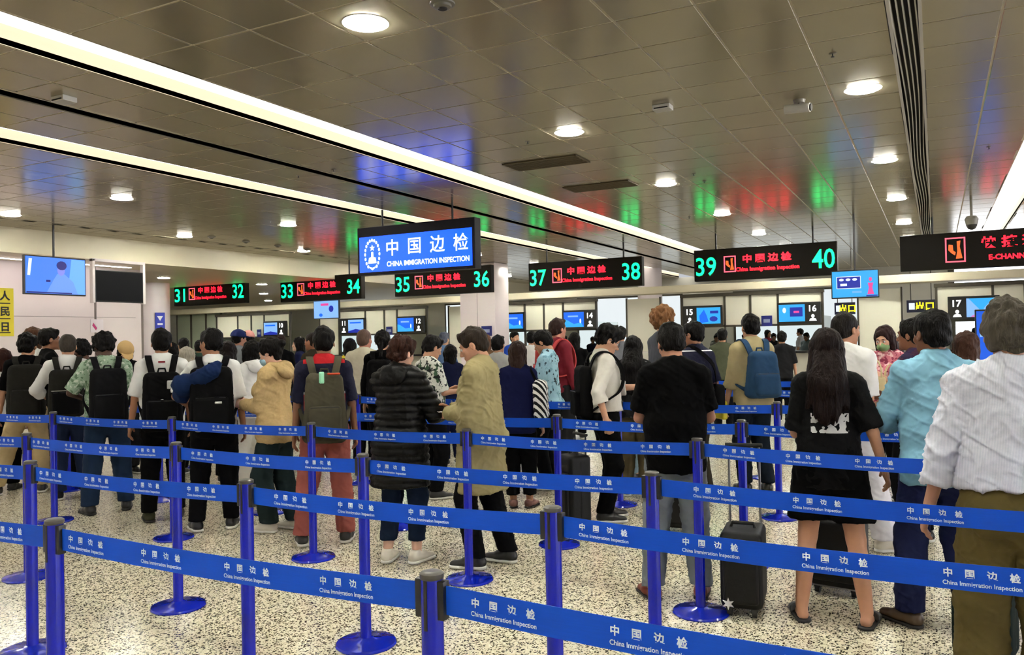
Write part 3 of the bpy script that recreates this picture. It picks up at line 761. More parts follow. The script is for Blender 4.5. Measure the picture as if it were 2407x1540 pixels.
# the two screens by the left wall face the hall (towards +X)
r, s = tv('television', (-14.6, 9.45, 2.61), R(90), 1.20, 0.72, 'large television showing a blue picture of a person, by the left wall', TB, (0.0,))
flat_poly('picture_field', [(0.22, 0.03), (0.57, 0.03), (0.57, 0.69), (0.30, 0.69)], -0.009, TL, s)
flat_poly('picture_figure', [(-0.2, 0.03), (0.42, 0.03), (0.33, 0.26), (0.16, 0.40), (0.02, 0.40), (-0.06, 0.28)], -0.012, TF, s)
flat_poly('picture_face', oval(0.09, 0.47, 0.075, 0.10, 14), -0.015, glow('tv_face', (0.22, 0.25, 0.85), 1.2), s); flat_poly('picture_hair', oval(0.10, 0.56, 0.10, 0.085, 14), -0.018, TH, s)
rect('picture_bar', -0.57, 0.30, 0.03, 0.055, -0.015, TH, s); rect('picture_mark', -0.20, -0.12, 0.24, 0.28, -0.015, TH, s)
flat_poly('picture_glint', [(-0.55, 0.35), (-0.50, 0.35), (-0.46, 0.66), (-0.52, 0.66)], -0.012, SW, s)
r, s = tv('television', (-15.4, 11.38, 2.56), R(90), 1.14, 0.67, 'switched-off black television in a white hanging frame by the left wall', mat('dead_screen', srgb(8, 9, 14), 0.3, spec=0.12))
fm = mat('tv_hanger_white', srgb(225, 215, 212), 0.4)
mb = MB()
for x in (-0.60, 0.60): MB().bbox(x - 0.03, x + 0.03, 0.0, 0.10, -0.02, 0.89, 0.006).build('hanger', fm, r)
MB().bbox(-0.63, 0.63, 0.0, 0.10, 0.84, 0.90, 0.006).build('hanger_bar', fm, r)
r, s = tv('television', (-1.38, 17.0, 2.28), 0, 0.86, 0.55, 'hanging television with a cyan picture and pink figure, right of sign 40', SC1, (0.0,))
rect('picture_window', -0.32, 0.10, 0.20, 0.42, -0.010, SD, s); frame_strip('picture_frame', -0.33, 0.11, 0.19, 0.43, 0.012, -0.012, SW, s)
for k, x in enumerate((-0.24, -0.12, 0.0)): flat_poly('picture_mark', oval(x, 0.365, 0.045, 0.025, 12), -0.015, SW, s)
rect('picture_text', -0.26, -0.14, 0.245, 0.29, -0.015, SW, s); flat_poly('picture_figure', [(0.22, 0.07), (0.34, 0.07), (0.31, 0.20), (0.33, 0.29), (0.23, 0.29), (0.25, 0.20)], -0.010, SP, s); flat_poly('picture_head', oval(0.28, 0.36, 0.03, 0.04, 10), -0.010, SP, s)
rect('picture_bar', 0.20, 0.40, 0.03, 0.055, -0.010, SD, s); rect('picture_bar', -0.05, 0.12, 0.10, 0.14, -0.010, TL, s)
r, s = tv('television', (-16.3, 19.0, 2.32), 0, 0.98, 0.56, 'hanging television with a pale violet-blue picture, below sign 34', SC2, (0.0,))
flat_poly('picture_mark', oval(0.2, 0.3, 0.09, 0.10, 12), -0.010, SD, s); flat_poly('picture_mark', oval(-0.2, 0.12, 0.07, 0.05, 10), -0.010, SB, s); rect('picture_text', -0.2, 0.1, 0.4, 0.47, -0.010, SP, s)

# notices on the left
M_YEL = mat('notice_yellow', srgb(225, 205, 40), 0.5); M_BK = mat('notice_black', srgb(20, 18, 14), 0.6)
r = empty('yellow_notice', (-14.0, 8.02, 0), R(90), 'tall yellow notice board with black characters at the left edge', 'sign')
MB().bbox(-0.28, 0.28, 0.0, 0.04, 1.84, 2.66, 0.004).build('board', M_YEL, r); MB().tube([(0, 0.05, 0), (0, 0.05, 2.5)], 0.025, 10).build('post', mat('steel', srgb(150, 150, 150), 0.3, metal=0.9), r, True); MB().lathe([(0.22, 0), (0.22, 0.02), (0.05, 0.03)], 24, 0, 0.05).build('foot', MATS['steel'], r, True)
for k, (t, z) in enumerate((('人', 2.53), ('民', 2.26), ('日', 2.0))): text(t, 0.17, 0.13, z, -0.004, M_BK, r, bold=0.006)
for z in (2.4, 2.14, 1.9): rect('print_line', -0.2, 0.22, z - 0.008, z + 0.008, -0.003, M_BK, r)
r = empty('arrow_sign', (-19.95, 16.02, 1.75), R(55), 'narrow blue sign with a white arrow on the round column', 'sign')
MB().bbox(-0.13, 0.13, -0.10, -0.06, 0.0, 0.82, 0.004).build('plate', mat('arrow_blue', srgb(25, 45, 170), 0.4), r); WP = mat('print_white', srgb(235, 235, 235), 0.5)
flat_poly('arrow', [(-0.08, 0.72), (0, 0.58), (0.08, 0.72)], -0.104, WP, r)
for z in (0.46, 0.30, 0.16): rect('print_line', -0.07, 0.07, z, z + 0.05, -0.104, WP, r)
r = empty('paper_notice', (-16.985, 11.95, 1.95), R(90), 'small white paper notice with pink print on the left wall', 'notice')
MB().box(-0.16, 0.16, 0.0, 0.004, 0, 0.3).build('sheet', mat('paper', srgb(240, 232, 235), 0.7), r); flat_poly('print', [(-0.12, 0.16), (-0.09, 0.22), (0.0, 0.10), (-0.03, 0.05)], -0.003, mat('print_pink', srgb(190, 60, 120), 0.6), r)

# ----------------------------------------------------------------- queue stanchions
M_POLE = mat('stanchion_blue', srgb(4, 22, 172), 0.22, spec=0.5, coat=0.3)
M_BASE = mat('stanchion_base_blue', srgb(6, 30, 165), 0.2, spec=0.5, coat=0.4)
M_CAPB = mat('stanchion_cap_black', srgb(18, 18, 20), 0.35); M_CAPT = mat('stanchion_cap_top', srgb(84, 82, 78), 0.35, metal=0.4)
M_BELT = mat('belt_blue', srgb(4, 78, 205), 0.55, spec=0.3, noise=(90, 0.10, (0.15, 1, 4)), bump=(300, 0.15, 0.001, (1, 1, 8)))
M_PRINT = mat('belt_print', srgb(235, 238, 245), 0.6)
PH = 1.03
_st = {}
def part_mesh(key, fn, m):
    if key not in _st:
        mb = MB(); fn(mb); me = bpy.data.meshes.new(key); me.from_pydata(mb.v, [], mb.f); me.materials.append(m)
        me.polygons.foreach_set('use_smooth', [True] * len(me.polygons)); me.update()
        try: me.set_sharp_from_angle(angle=R(40))
        except Exception: pass
        _st[key] = me
    return _st[key]
TXT = with_mat(text_mesh('中    国    边    检', 0.026, bold=0.0008, width=0.185), M_PRINT)
TX2 = with_mat(text_mesh('China Immigration Inspection', 0.017, bold=0.0003, width=0.19), M_PRINT)
def stanchion(x, y, label, to=None, sag=0.012, print_=True, rz=0.0):
    if isinstance(to, tuple):
        rz = math.atan2(to[1] - y, to[0] - x); to = x + math.hypot(to[0] - x, to[1] - y)
    r = empty('stanchion', (x, y, 0), rz, label, 'stanchion', 'blue belt stanchions of the queue')
    inst('base', part_mesh('base', lambda m: m.lathe([(0.162, 0.0), (0.166, 0.006), (0.160, 0.016), (0.11, 0.026), (0.045, 0.034), (0.036, 0.040)], 36), M_BASE), r)
    inst('pole', part_mesh('pole', lambda m: m.lathe([(0.030, 0.03), (0.030, PH - 0.012)], 24), M_POLE), r)
    inst('cap', part_mesh('cap', lambda m: m.lathe([(0.031, PH - 0.014), (0.0325, PH - 0.010), (0.0325, PH), (0.026, PH + 0.004), (0.010, PH + 0.005)], 24), M_CAPT), r)
    inst('slot', part_mesh('slot', lambda m: m.box(-0.005, 0.005, -0.0312, -0.026, PH - 0.145, PH - 0.014), M_CAPB), r)
    for sx in (-1, 1): inst('belt_clip', part_mesh('clip%d' % sx, lambda m: m.bbox(min(sx * 0.024, sx * 0.046), max(sx * 0.024, sx * 0.046), -0.014, 0.014, PH - 0.118, PH - 0.016, 0.003), M_CAPB), r)
    if to is not None:
        L = to - x - 0.09; n = 14; v = []; f = []; zt, zb = PH - 0.028, PH - 0.104
        tw = random.uniform(-1, 1) * 0.006
        for i in range(n + 1):
            t = i / n; dz = -sag * 4 * t * (1 - t); dy = tw * math.sin(math.pi * t); xx = 0.045 + L * t
            v += [(xx, -0.001 + dy, zt + dz), (xx, -0.001 - dy, zb + dz), (xx, 0.001 - dy, zb + dz), (xx, 0.001 + dy, zt + dz)]
        for i in range(n):
            for k in range(4): f.append((i * 4 + k, i * 4 + (k + 1) % 4, i * 4 + 4 + (k + 1) % 4, i * 4 + 4 + k))
        f += [(3, 2, 1, 0), (n * 4, n * 4 + 1, n * 4 + 2, n * 4 + 3)]
        b = mobj('belt', v, f, M_BELT, r, True)
        try: b.data.set_sharp_from_angle(angle=R(40))
        except Exception: pass
        if print_:
            m = max(1, int(round(L / 0.40))); off = random.uniform(0.0, 0.12)
            for k in range(m):
                xx = 0.045 + (k + 0.35) * L / m + off
                if xx + 0.1 > L: continue
                t = (xx - 0.045) / L; dz = -sag * 4 * t * (1 - t); slope = -sag * 4 * (1 - 2 * t) / L
                for me, z in ((TXT, zt - 0.026), (TX2, zt - 0.056)):
                    o = inst('print', me, b, (xx, -0.009, z + dz)); o.rotation_euler = (0, -slope, 0); o['kind'] = 'stuff'
    return r
ORDW = ['first', 'second', 'third', 'fourth', 'fifth', 'sixth', 'seventh', 'eighth']
ROWS = [('nearest belt row', 1.80, [-4.40, -2.81, -1.20, 0.42]), ('second belt row from the camera', 2.67, [-5.95, -4.37, -2.77, -1.25, 0.36]), ('third belt row from the camera', 3.52, [-7.35, -5.80, -4.25, -2.78, -1.15, 0.62]),
        ('fourth belt row from the camera', 4.75, [-10.4, -8.95, -7.41, -5.78, -4.24, -2.86, -1.27, 0.25]), ('fifth belt row behind the first queue', 5.84, [-8.85, -7.30, -5.75, -4.22, -2.68, -1.24, 0.28]),
        ('sixth belt row behind the phone user', 7.46, [-8.9, -7.45, -5.95, -4.35, -2.76, -1.27, 0.25]), ('seventh belt row', 9.45, [-2.9, -1.75, -0.2, 1.3]), ('farthest belt row before the booths', 11.2, [-7.4, -5.8, -4.3, -2.9, -1.4, 0.1, 1.6])]
for nm, y, xs in ROWS:
    y2 = {1.80: 1.74, 2.67: 2.56, 3.52: 3.36, 4.75: 4.53}.get(y, y)        # the last post of the near rows stands a little closer
    for i, x in enumerate(xs):
        last = i + 1 == len(xs)
        stanchion(x, y2 if last else y, 'blue stanchion, %s from left, %s' % (ORDW[i], nm), (x + 1.5, y2) if last else (xs[i + 1], y2 if i + 2 == len(xs) else y), print_=y < 9.6)
for i, (x, y) in enumerate(((-0.98, 10.05), (-0.86, 10.18), (-0.74, 10.02), (-0.62, 10.2), (-0.50, 10.08))):
    stanchion(x, y, 'spare blue stanchion without a drawn belt, %s of a parked cluster' % ORDW[i])

# ----------------------------------------------------------------- people
SKIN = {}
def skin(r, g, b):
    return mat('skin_%d_%d_%d' % (r, g, b), srgb(r, g, b), 0.5, spec=0.35, noise=(30, 0.06), bump=(220, 0.08, 0.002))
def hairmat(r, g, b):
    return mat('hair_%d_%d_%d' % (r, g, b), srgb(r, g, b), 0.5, spec=0.10, noise=(70, 0.5, (1, 1, 0.25)), bump=(120, 0.8, 0.010, (1, 1, 0.2)))
EYEW = None

def rotx(a):
    c, s = math.cos(a), math.sin(a); return np.array([[1, 0, 0], [0, c, -s], [0, s, c]])
def rotz(a):
    c, s = math.cos(a), math.sin(a); return np.array([[c, -s, 0], [s, c, 0], [0, 0, 1]])
def roty(a):
    c, s = math.cos(a), math.sin(a); return np.array([[c, 0, s], [0, 1, 0], [-s, 0, c]])

def ik(S, T, l1, l2, hint):
    S, T = np.asarray(S, 'f8'), np.asarray(T, 'f8')
    d = T - S; L = np.linalg.norm(d); L2 = min(L, (l1 + l2) * 0.995); u = d / (L + 1e-9); T = S + u * L2
    a = (l1 * l1 - l2 * l2 + L2 * L2) / (2 * L2); hgt = math.sqrt(max(l1 * l1 - a * a, 0))
    hv = np.asarray(hint, 'f8'); hv = unit(hv - u * hv.dot(u))
    return S + u * a + hv * hgt, T

HAND = {'down': (0.240, 0.07, 0.845), 'hang': (0.27, 0.0, 0.83), 'phone': (0.09, 0.30, 1.12), 'chest': (0.07, 0.26, 1.22),
        'strap': (0.15, 0.17, 1.27), 'belly': (0.06, 0.24, 1.05), 'pocket': (0.22, 0.08, 0.88), 'handle': (0.30, -0.08, 0.86)}

def head_field(h, neck=None):
    f = Field(h)
    f.add(Ell((0, -0.014, 0.032), (0.074, 0.096, 0.086)))
    f.add(Ell((0, 0.024, -0.028), (0.061, 0.068, 0.083)), 0.03)
    f.add(Ell((0, 0.045, -0.078), (0.046, 0.044, 0.034)), 0.03)
    f.add(Ell((0, 0.080, -0.101), (0.020, 0.017, 0.015)), 0.02)
    f.add(Cone((-0.034, 0.080, 0.020), (0.034, 0.080, 0.020), 0.011, 0.011), 0.02)
    for sx in (-1, 1):
        f.add(Ell((sx * 0.040, 0.064, -0.024), (0.021, 0.020, 0.018)), 0.02)
        f.sub(Ell((sx * 0.031, 0.101, -0.001), (0.017, 0.014, 0.011)), 0.012)
    f.add(Cone((0, 0.087, 0.008), (0, 0.110, -0.034), 0.007, 0.012), 0.012)
    for sx in (-1, 1): f.add(Ell((sx * 0.011, 0.101, -0.040), (0.008, 0.010, 0.008)), 0.008)
    f.add(Ell((0, 0.091, -0.064), (0.023, 0.009, 0.006)), 0.006)
    f.add(Ell((0, 0.089, -0.075), (0.020, 0.009, 0.006)), 0.006)
    for sx in (-1, 1):
        f.add(Ell((sx * 0.077, -0.004, -0.010), (0.009, 0.019, 0.031), roty(sx * 0.2) @ rotx(0.15)), 0.006)
        f.sub(Ell((sx * 0.086, 0.001, -0.006), (0.006, 0.010, 0.018)), 0.004)
    f.add(Cone((0, -0.020, -0.050), (0, -0.026, -0.105), 0.052, 0.052, flat=0.95), 0.03)
    return f

_headc = {}
def head_mesh(h):
    if h not in _headc: _headc[h] = head_field(h).mesh()
    return _headc[h]

def hair_field(style, h):
    f = Field(h)
    if style in ('short', 'crop', 'fluffy', 'quiff', 'curly', 'thin'):
        o = {'short': 0.009, 'crop': 0.005, 'fluffy': 0.017, 'quiff': 0.010, 'curly': 0.026, 'thin': 0.005}[style]
        f.add(Ell((0, -0.016, 0.036 + o * 0.3), (0.076 + o, 0.098 + o, 0.087 + o)))
        f.add(Ell((0, -0.040, -0.010), (0.072 + o * 0.6, 0.070 + o * 0.7, 0.075)), 0.02)
        if style in ('quiff', 'fluffy', 'short'):
            f.add(Ell((0.01, 0.050, 0.088 + o * 0.5), (0.055, 0.040, 0.024 + o * 0.6)), 0.02)
        f.sub(Ell((0, 0.115, -0.022), (0.085, 0.070, 0.092)), 0.012)
        f.sub(Ell((0, 0.060, -0.075), (0.12, 0.062, 0.062)), 0.012)
        for sx in (-1, 1): f.sub(Ell((sx * 0.088, -0.001, -0.016), (0.022, 0.021, 0.036)), 0.006)
        f.cut((0, -0.05, -0.066), (0, 0.35, -1))
    elif style in ('bob', 'bun', 'pony', 'long', 'bobshort'):
        f.add(Ell((0, -0.018, 0.040), (0.090, 0.112, 0.098)))
        zz = {'bob': -0.115, 'bun': -0.055, 'pony': -0.05, 'long': -0.16, 'bobshort': -0.085}[style]
        f.add(Cone((0, -0.030, 0.0), (0, -0.040, zz), 0.088, 0.076 if style in ('bob', 'long', 'bobshort') else 0.05, flat=0.95), 0.03)
        if style in ('bob', 'long', 'bobshort'):
            for sx in (-1, 1): f.add(Cone((sx * 0.074, 0.015, 0.02), (sx * 0.078, 0.012, zz + 0.01), 0.026, 0.020), 0.03)
        if style == 'bun': f.add(Ell((0, -0.125, 0.045), (0.040, 0.038, 0.038)), 0.015)
        if style == 'pony': f.add(Cone((0, -0.115, 0.03), (0, -0.145, -0.20), 0.034, 0.018), 0.02)
        f.sub(Ell((0, 0.105, -0.035), (0.066, 0.075, 0.098)), 0.015)
    f_amp = {'fluffy': 0.012, 'curly': 0.013, 'bob': 0.006, 'long': 0.005, 'thin': 0.0015, 'crop': 0.003}.get(style, 0.006)
    return f, f_amp

_hairc = {}
def hair_mesh(style, h, seed):
    key = (style, h, seed % 3)
    if key not in _hairc:
        f, amp = hair_field(style, h); v, q = f.mesh(); n = vnormals(v, q)
        v = v + n * (vnoise(v * V3(1, 1, 0.5), 55, seed % 3) * amp + vnoise(v, 26, seed % 3 + 5) * amp * 1.1)[:, None]
        _hairc[key] = (v, q)
    return _hairc[key]

def hand_field(W, d, palm, thumb, curl, h, small=1.0):
    """W wrist, d along the hand, palm = palm normal, thumb = side the thumb leaves from"""
    d, palm = unit(d), unit(palm - unit(d) * np.dot(palm, unit(d))); th = unit(thumb - d * np.dot(thumb, d)); th = unit(th - palm * np.dot(th, palm))
    f = Field(h)
    W = np.asarray(W, 'f8') - d * 0.02
    pc = W + d * 0.10
    f.add(Cone(W, W + d * 0.055, 0.027, 0.036, side=th, flat=0.55))
    f.add(Cone(W + d * 0.045, pc, 0.038, 0.040, side=th, flat=0.36), 0.012)
    for i, (off, L) in enumerate(((0.030, 0.072), (0.010, 0.080), (-0.010, 0.075), (-0.029, 0.059))):
        a = pc + th * off - d * 0.006; ang = curl * (0.35 + 0.06 * i); r = 0.0088
        for k, fr in enumerate((0.45, 0.32, 0.25)):
            dirv = d * math.cos(ang) + palm * math.sin(ang) + th * off * 0.9
            b = a + unit(dirv) * L * fr; f.add(Cone(a, b, r, r * 0.93), 0.004 if k else 0.008); a = b; r *= 0.93; ang += curl * 0.75
    a = W + d * 0.035 + th * 0.024
    dv = unit(th * 0.75 + d * 0.75 + palm * (0.35 + 0.3 * curl)); b = a + dv * 0.048; f.add(Cone(a, b, 0.014, 0.0105), 0.012)
    dv = unit(th * (0.35 - 0.4 * curl) + d * 1.0 + palm * (0.3 + 0.5 * curl)); f.add(Cone(b, b + dv * 0.034, 0.0105, 0.0085), 0.004)
    return f

def ribbon(pts, wid, thick, wdir=(1, 0, 0)):
    """flat strap along a polyline"""
    P = np.array(pts, 'f8'); v = []; f = []; n = len(P)
    for i in range(n):
        t = unit(P[min(i + 1, n - 1)] - P[max(i - 1, 0)]); w = np.asarray(wdir, 'f8'); w = unit(w - t * w.dot(t)); u = np.cross(t, w)
        for a, b in ((-1, -1), (1, -1), (1, 1), (-1, 1)): v.append(P[i] + w * a * wid / 2 + u * b * thick / 2)
    for i in range(n - 1):
        for k in range(4):
            f.append((i * 4 + k, i * 4 + (k + 1) % 4, i * 4 + 4 + (k + 1) % 4, i * 4 + 4 + k))
    f += [(3, 2, 1, 0), tuple(range((n - 1) * 4, n * 4))]
    return v, f

def smooth_path(pts, m=4):
    P = [np.array(p, 'f8') for p in pts]; out = []
    for i in range(len(P) - 1):
        p0, p1, p2, p3 = P[max(i - 1, 0)], P[i], P[i + 1], P[min(i + 2, len(P) - 1)]
        for k in range(m):
            t = k / m
            out.append(0.5 * ((2 * p1) + (p2 - p0) * t + (2 * p0 - 5 * p1 + 4 * p2 - p3) * t * t + (3 * p1 - p0 - 3 * p2 + p3) * t ** 3))
    return out + [P[-1]]

class Person:
    def __init__(s, label, x, y, face, h=1.72, lod=1, female=False, girth=1.0, lean=0.0, head=(0, 0, 0),
                 rh='down', lh='down', rcurl=0.5, lcurl=0.5, feet=None, relb=None, lelb=None,
                 skin_c=(205, 160, 130), hair=('short', (22, 18, 16)), top=None, bottom=None, shoes=None,
                 face_on=False, seed=1, fine=None, group=None):
        s.seed, s.lod, s.girth, s.sc = seed, lod, girth, h / 1.72
        s.root = empty('person', (x, y, 0), face, label, 'person', group)
        s.skin, s.lean, s.female = skin(*skin_c), lean, female
        vb, vh, vd, vc = {0: (0.014, 0.0055, 0.0045, 0.010), 1: (0.018, 0.0075, 0.006, 0.014), 2: (0.024, 0.010, 0.008, 0.019)}[lod]
        s.vc = fine or vc; s.vh = vh
        g = girth
        # landmarks
        s.hip = V3(0, 0, 0.93)
        M = rotx(-lean)
        up = lambda p, k=1.0: s.hip + rotx(-lean * k) @ (np.asarray(p, 'f8') - s.hip)
        s.up = up
        s.waist, s.chest, s.upper = up((0, 0.005, 1.06), 0.5), up((0, 0.008, 1.25)), up((0, -0.008, 1.36))
        sw = 0.138 if female else 0.158
        s.sh = [up((sg * sw * (0.9 + 0.1 * g), -0.012, 1.388)) for sg in (-1, 1)]
        s.nb = up((0, -0.018, 1.45))
        # arms (index 0 = left, 1 = right)
        s.el, s.wr = [], []
        for i, sg in enumerate((-1, 1)):
            t = (lh, rh)[i]; t = HAND[t] if isinstance(t, str) else t
            tgt = V3(sg * t[0], t[1], t[2]) if isinstance((lh, rh)[i], str) else V3(*t)
            hint = (lelb, relb)[i] or (sg * 0.35, -0.7, -0.5)
            e, w = ik(s.sh[i], tgt, 0.285, 0.25, hint); s.el.append(e); s.wr.append(w)
        feet = feet or [(-0.10, 0.0, 8), (0.10, 0.0, -8)]
        s.feet = feet; s.kn, s.an = [], []
        for i, sg in enumerate((-1, 1)):
            fx, fy, fr = feet[i]; fz = 0.085
            k, a = ik((sg * 0.085, 0, 0.91), (fx, fy, fz), 0.425, 0.415, (0.02 * sg, 1, 0)); s.kn.append(k); s.an.append(a)
        # --- body mesh
        f = Field(vb); K = 0.03
        s.torso(f, 0, K)
        f.add(Cone(s.nb - V3(0, 0, 0.02), up((0, -0.012, 1.515)), 0.054, 0.051), 0.02)
        for i, sg in enumerate((-1, 1)):
            f.add(Cone(s.sh[i], s.el[i], 0.042 * g ** 0.5, 0.035), K).add(Cone(s.el[i], s.wr[i], 0.035, 0.025), 0.01)
            f.add(Cone((sg * 0.085, 0, 0.90), s.kn[i], 0.085 * g ** 0.5, 0.056), K)
            cm = s.kn[i] + (s.an[i] - s.kn[i]) * 0.35 + V3(0, -0.012, 0)
            f.add(Cone(s.kn[i], cm, 0.052, 0.056), 0.02).add(Cone(cm, s.an[i], 0.055, 0.037), 0.02)
            fr = R(feet[i][2]); fd = V3(-math.sin(fr), math.cos(fr), 0)
            f.add(Cone(s.an[i] + fd * -0.03 - V3(0, 0, 0.045), s.an[i] + fd * 0.14 - V3(0, 0, 0.055), 0.034, 0.024), 0.02)
        f.cut((0, 0, 0.004), (0, 0, -1))
        parts = [f.mesh()]
        # head
        yaw, pitch, roll = (R(a) for a in head)
        s.Rh = rotx(-lean * 0.6) @ rotz(-yaw) @ rotx(-pitch) @ roty(roll)
        s.piv = up((0, -0.012, 1.515)); s.hc = s.piv + s.Rh @ V3(0, 0.022, 0.086)
        hv, hq = head_mesh(vh); parts.append((s.hc + hv @ s.Rh.T, hq))
        # hands
        for i, sg in enumerate((-1, 1)):
            d = unit(s.wr[i] - s.el[i]); inward = V3(-sg, 0, 0)
            if d[2] < -0.6: palm, th = V3(-sg, 0, 0) , V3(0, 1, 0)
            else: palm, th = V3(-sg * 0.75, 0.0, -0.25) + V3(0, 0, 0.0), V3(-sg * 0.2, 0, 1)
            parts.append(hand_field(s.wr[i], d, palm, th, (lcurl, rcurl)[i], vd).mesh())
        v, q = merge(parts)
        s.obj('body', v, q, s.skin)
        # hair
        if hair and hair[0] != 'none':
            v, q = hair_mesh(hair[0], vh * 1.1, seed); s.obj('hair', s.hc + v @ s.Rh.T, q, hairmat(*hair[1]))
        if face_on: s.face_bits(hair)
        if bottom: s.bottom(**bottom)
        if top: s.top(**top)
        if shoes: s.shoes(**shoes)

    def obj(s, name, v, q, m, parent=None, **kw):
        return sobj(name, np.asarray(v) * s.sc, q, m, parent or s.root, **kw)
    def mbo(s, name, mb, m, parent=None):
        mb.v = [tuple(c * s.sc for c in p) for p in mb.v]
        return mb.build(name, m, parent or s.root, smooth=True)
    def torso(s, f, o, K):
        g = s.girth; fem = s.female
        wa = (0.120 if fem else 0.138) * g; hp = (0.158 if fem else 0.150) * (0.5 + 0.5 * g); ch = (0.134 if fem else 0.150) * (0.4 + 0.6 * g)
        f.add(Cone(s.hip - V3(0, 0, 0.02), s.waist, hp + o, wa + o, flat=0.74), K)
        f.add(Cone(s.waist, s.chest, wa + o, ch + o, flat=0.72), K)
        f.add(Cone(s.chest, s.upper, ch + o, 0.125 + o, flat=0.66), K)
        for i, sg in enumerate((-1, 1)):
            f.add(Cone(s.upper + V3(0, 0, 0.03), s.sh[i], 0.055 + o * 0.9, 0.046 + o * 0.7), K)
            f.add(Cone(s.nb + V3(0, 0, -0.005), s.up((sg * 0.115, -0.015, 1.400)), 0.036, 0.028), K)
            f.add(Ell((sg * 0.07, -0.065, 0.89), (0.082 + o, 0.080 + o, 0.085 + o)), K)
            if fem: f.add(Ell(s.up((sg * 0.072, 0.080, 1.255)), (0.058 + o, 0.052 + o, 0.055 + o)), K)
        if g > 1.08: f.add(Ell(s.up((0, 0.07 * g, 1.08)), (0.13 * g + o, 0.10 * g + o, 0.12 + o)), K)

    def wrinkle(s, v, q, amp, seed=0, keep=None):
        n = vnormals(v, q)
        sh = V3(0, 0, 1) * v[:, [0]]
        r1 = 1 - np.abs(vnoise(v * V3(1, 1, 0.5) + sh * 0.5, 8, s.seed + seed)) * 2.4
        r2 = 1 - np.abs(vnoise(v * V3(0.7, 0.7, 1.5) + sh * 0.9, 15, s.seed + seed + 3)) * 2.6
        r3 = 1 - np.abs(vnoise(v * V3(0.7, 0.7, 1.4) - sh * 1.1, 27, s.seed + seed + 6)) * 2.6
        w = np.clip(r1, -0.2, 1) * 0.9 + np.clip(r2, -0.2, 1) ** 2 * 0.7 + np.clip(r3, -0.2, 1) ** 2 * 0.35 - 0.35
        return v + n * (w * amp)[:, None]

    def top(s, mt, sleeve='short', hem=0.86, o=0.016, collar=None, hood=None, flare=0.0, cuff=None, wr=0.006, name='shirt', sl=None, quilt=0.0):
        f = Field(s.vc); K = 0.025
        g = s.girth
        s.torso_top(f, o, K, hem, flare)
        for i, sg in enumerate((-1, 1)):
            S, E, W = s.sh[i], s.el[i], s.wr[i]; oo = sl if sl is not None else o * 0.8
            if sleeve == 'short':
                e = S + (E - S) * 0.80; f.add(Cone(S, e, 0.043 + oo, 0.046 + oo * 1.15, cut1=True), K)
            elif sleeve == 'elbow':
                e = S + (E - S) * 0.93; f.add(Cone(S, e, 0.044 + oo, 0.044 + oo * 1.2, cut1=True), K)
            elif sleeve == 'roll':
                f.add(Cone(S, E, 0.043 + oo, 0.039 + oo), K).add(Cone(E, E + (W - E) * 0.38, 0.039 + oo, 0.037 + oo * 1.3, cut1=True), 0.01)
                f.add(Cone(E + (W - E) * 0.22, E + (W - E) * 0.38, 0.040 + oo * 1.3, 0.039 + oo * 1.4, cut0=True, cut1=True), 0.004)
            elif sleeve == 'long':
                f.add(Cone(S, E, 0.043 + oo, 0.038 + oo), K).add(Cone(E, E + (W - E) * 0.97, 0.038 + oo, 0.028 + oo * 0.8, cut1=True), 0.012)
        if collar or collar is None:
            f.add(Cone(s.nb + V3(0, 0.0, -0.03), s.nb + V3(0, 0.008, 0.035 if collar is None else 0.055), 0.073 + o * 0.3, 0.066, flat=0.95, cut1=True), 0.012)
        f.cut((0, 0, hem), (0, 0, -1))
        v, q = f.mesh()
        if quilt: v = v + vnormals(v, q) * (np.abs(np.sin(v[:, 2] * math.pi / 0.052 + vnoise(v, 9, 2) * 0.5)) * quilt)[:, None]
        v = s.wrinkle(v, q, wr)
        tt = s.obj(name, v, q, mt)
        if hood:
            f = Field(s.vc)
            f.add(Ell(s.up((0, -0.115, 1.435)), (0.112, 0.042, 0.080), rotx(0.35))).add(Ell(s.up((0, -0.045, 1.475)), (0.115, 0.085, 0.040)), 0.03)
            f.sub(Cone(s.nb + V3(0, 0.03, 0.0), s.nb + V3(0, 0.05, 0.12), 0.068, 0.085), 0.01)
            v, q = f.mesh(); v = s.wrinkle(v, q, wr); s.obj('hood', v, q, hood)
        return tt
    def torso_top(s, f, o, K, hem, flare):
        g = s.girth; fem = s.female
        if hem < 0.97:
            for sg in (-1, 1): f.add(Ell((sg * 0.065, -0.062, 0.89), (0.090 + o, 0.086 + o, 0.09 + o)), 0.04)
        wa = (0.124 if fem else 0.140) * g; hp = (0.160 if fem else 0.154) * (0.5 + 0.5 * g); ch = (0.134 if fem else 0.150) * (0.4 + 0.6 * g)
        f.add(Cone((0, -0.012, hem - 0.03), s.hip, hp + o + flare, hp + o + flare * 0.25, flat=0.78), K)
        f.add(Cone(s.hip, s.waist, hp + o, wa + o * 1.4 + 0.008, flat=0.76), K)
        f.add(Cone(s.waist, s.chest, wa + o * 1.4 + 0.008, ch + o, flat=0.72), K)
        f.add(Cone(s.chest, s.upper, ch + o, 0.125 + o, flat=0.68), K)
        for i, sg in enumerate((-1, 1)):
            f.add(Cone(s.upper + V3(0, 0, 0.03), s.sh[i], 0.055 + o * 0.9, 0.046 + o * 0.7), K)
            f.add(Cone(s.nb + V3(0, 0, 0.0), s.up((sg * 0.115, -0.015, 1.412)), 0.046 + o * 0.6, 0.036 + o * 0.8), K)
            if fem: f.add(Ell(s.up((sg * 0.072, 0.080, 1.255)), (0.058 + o, 0.052 + o, 0.055 + o)), K)
        if g > 1.08: f.add(Ell(s.up((0, 0.07 * g, 1.08)), (0.13 * g + o, 0.10 * g + o, 0.12 + o)), K)

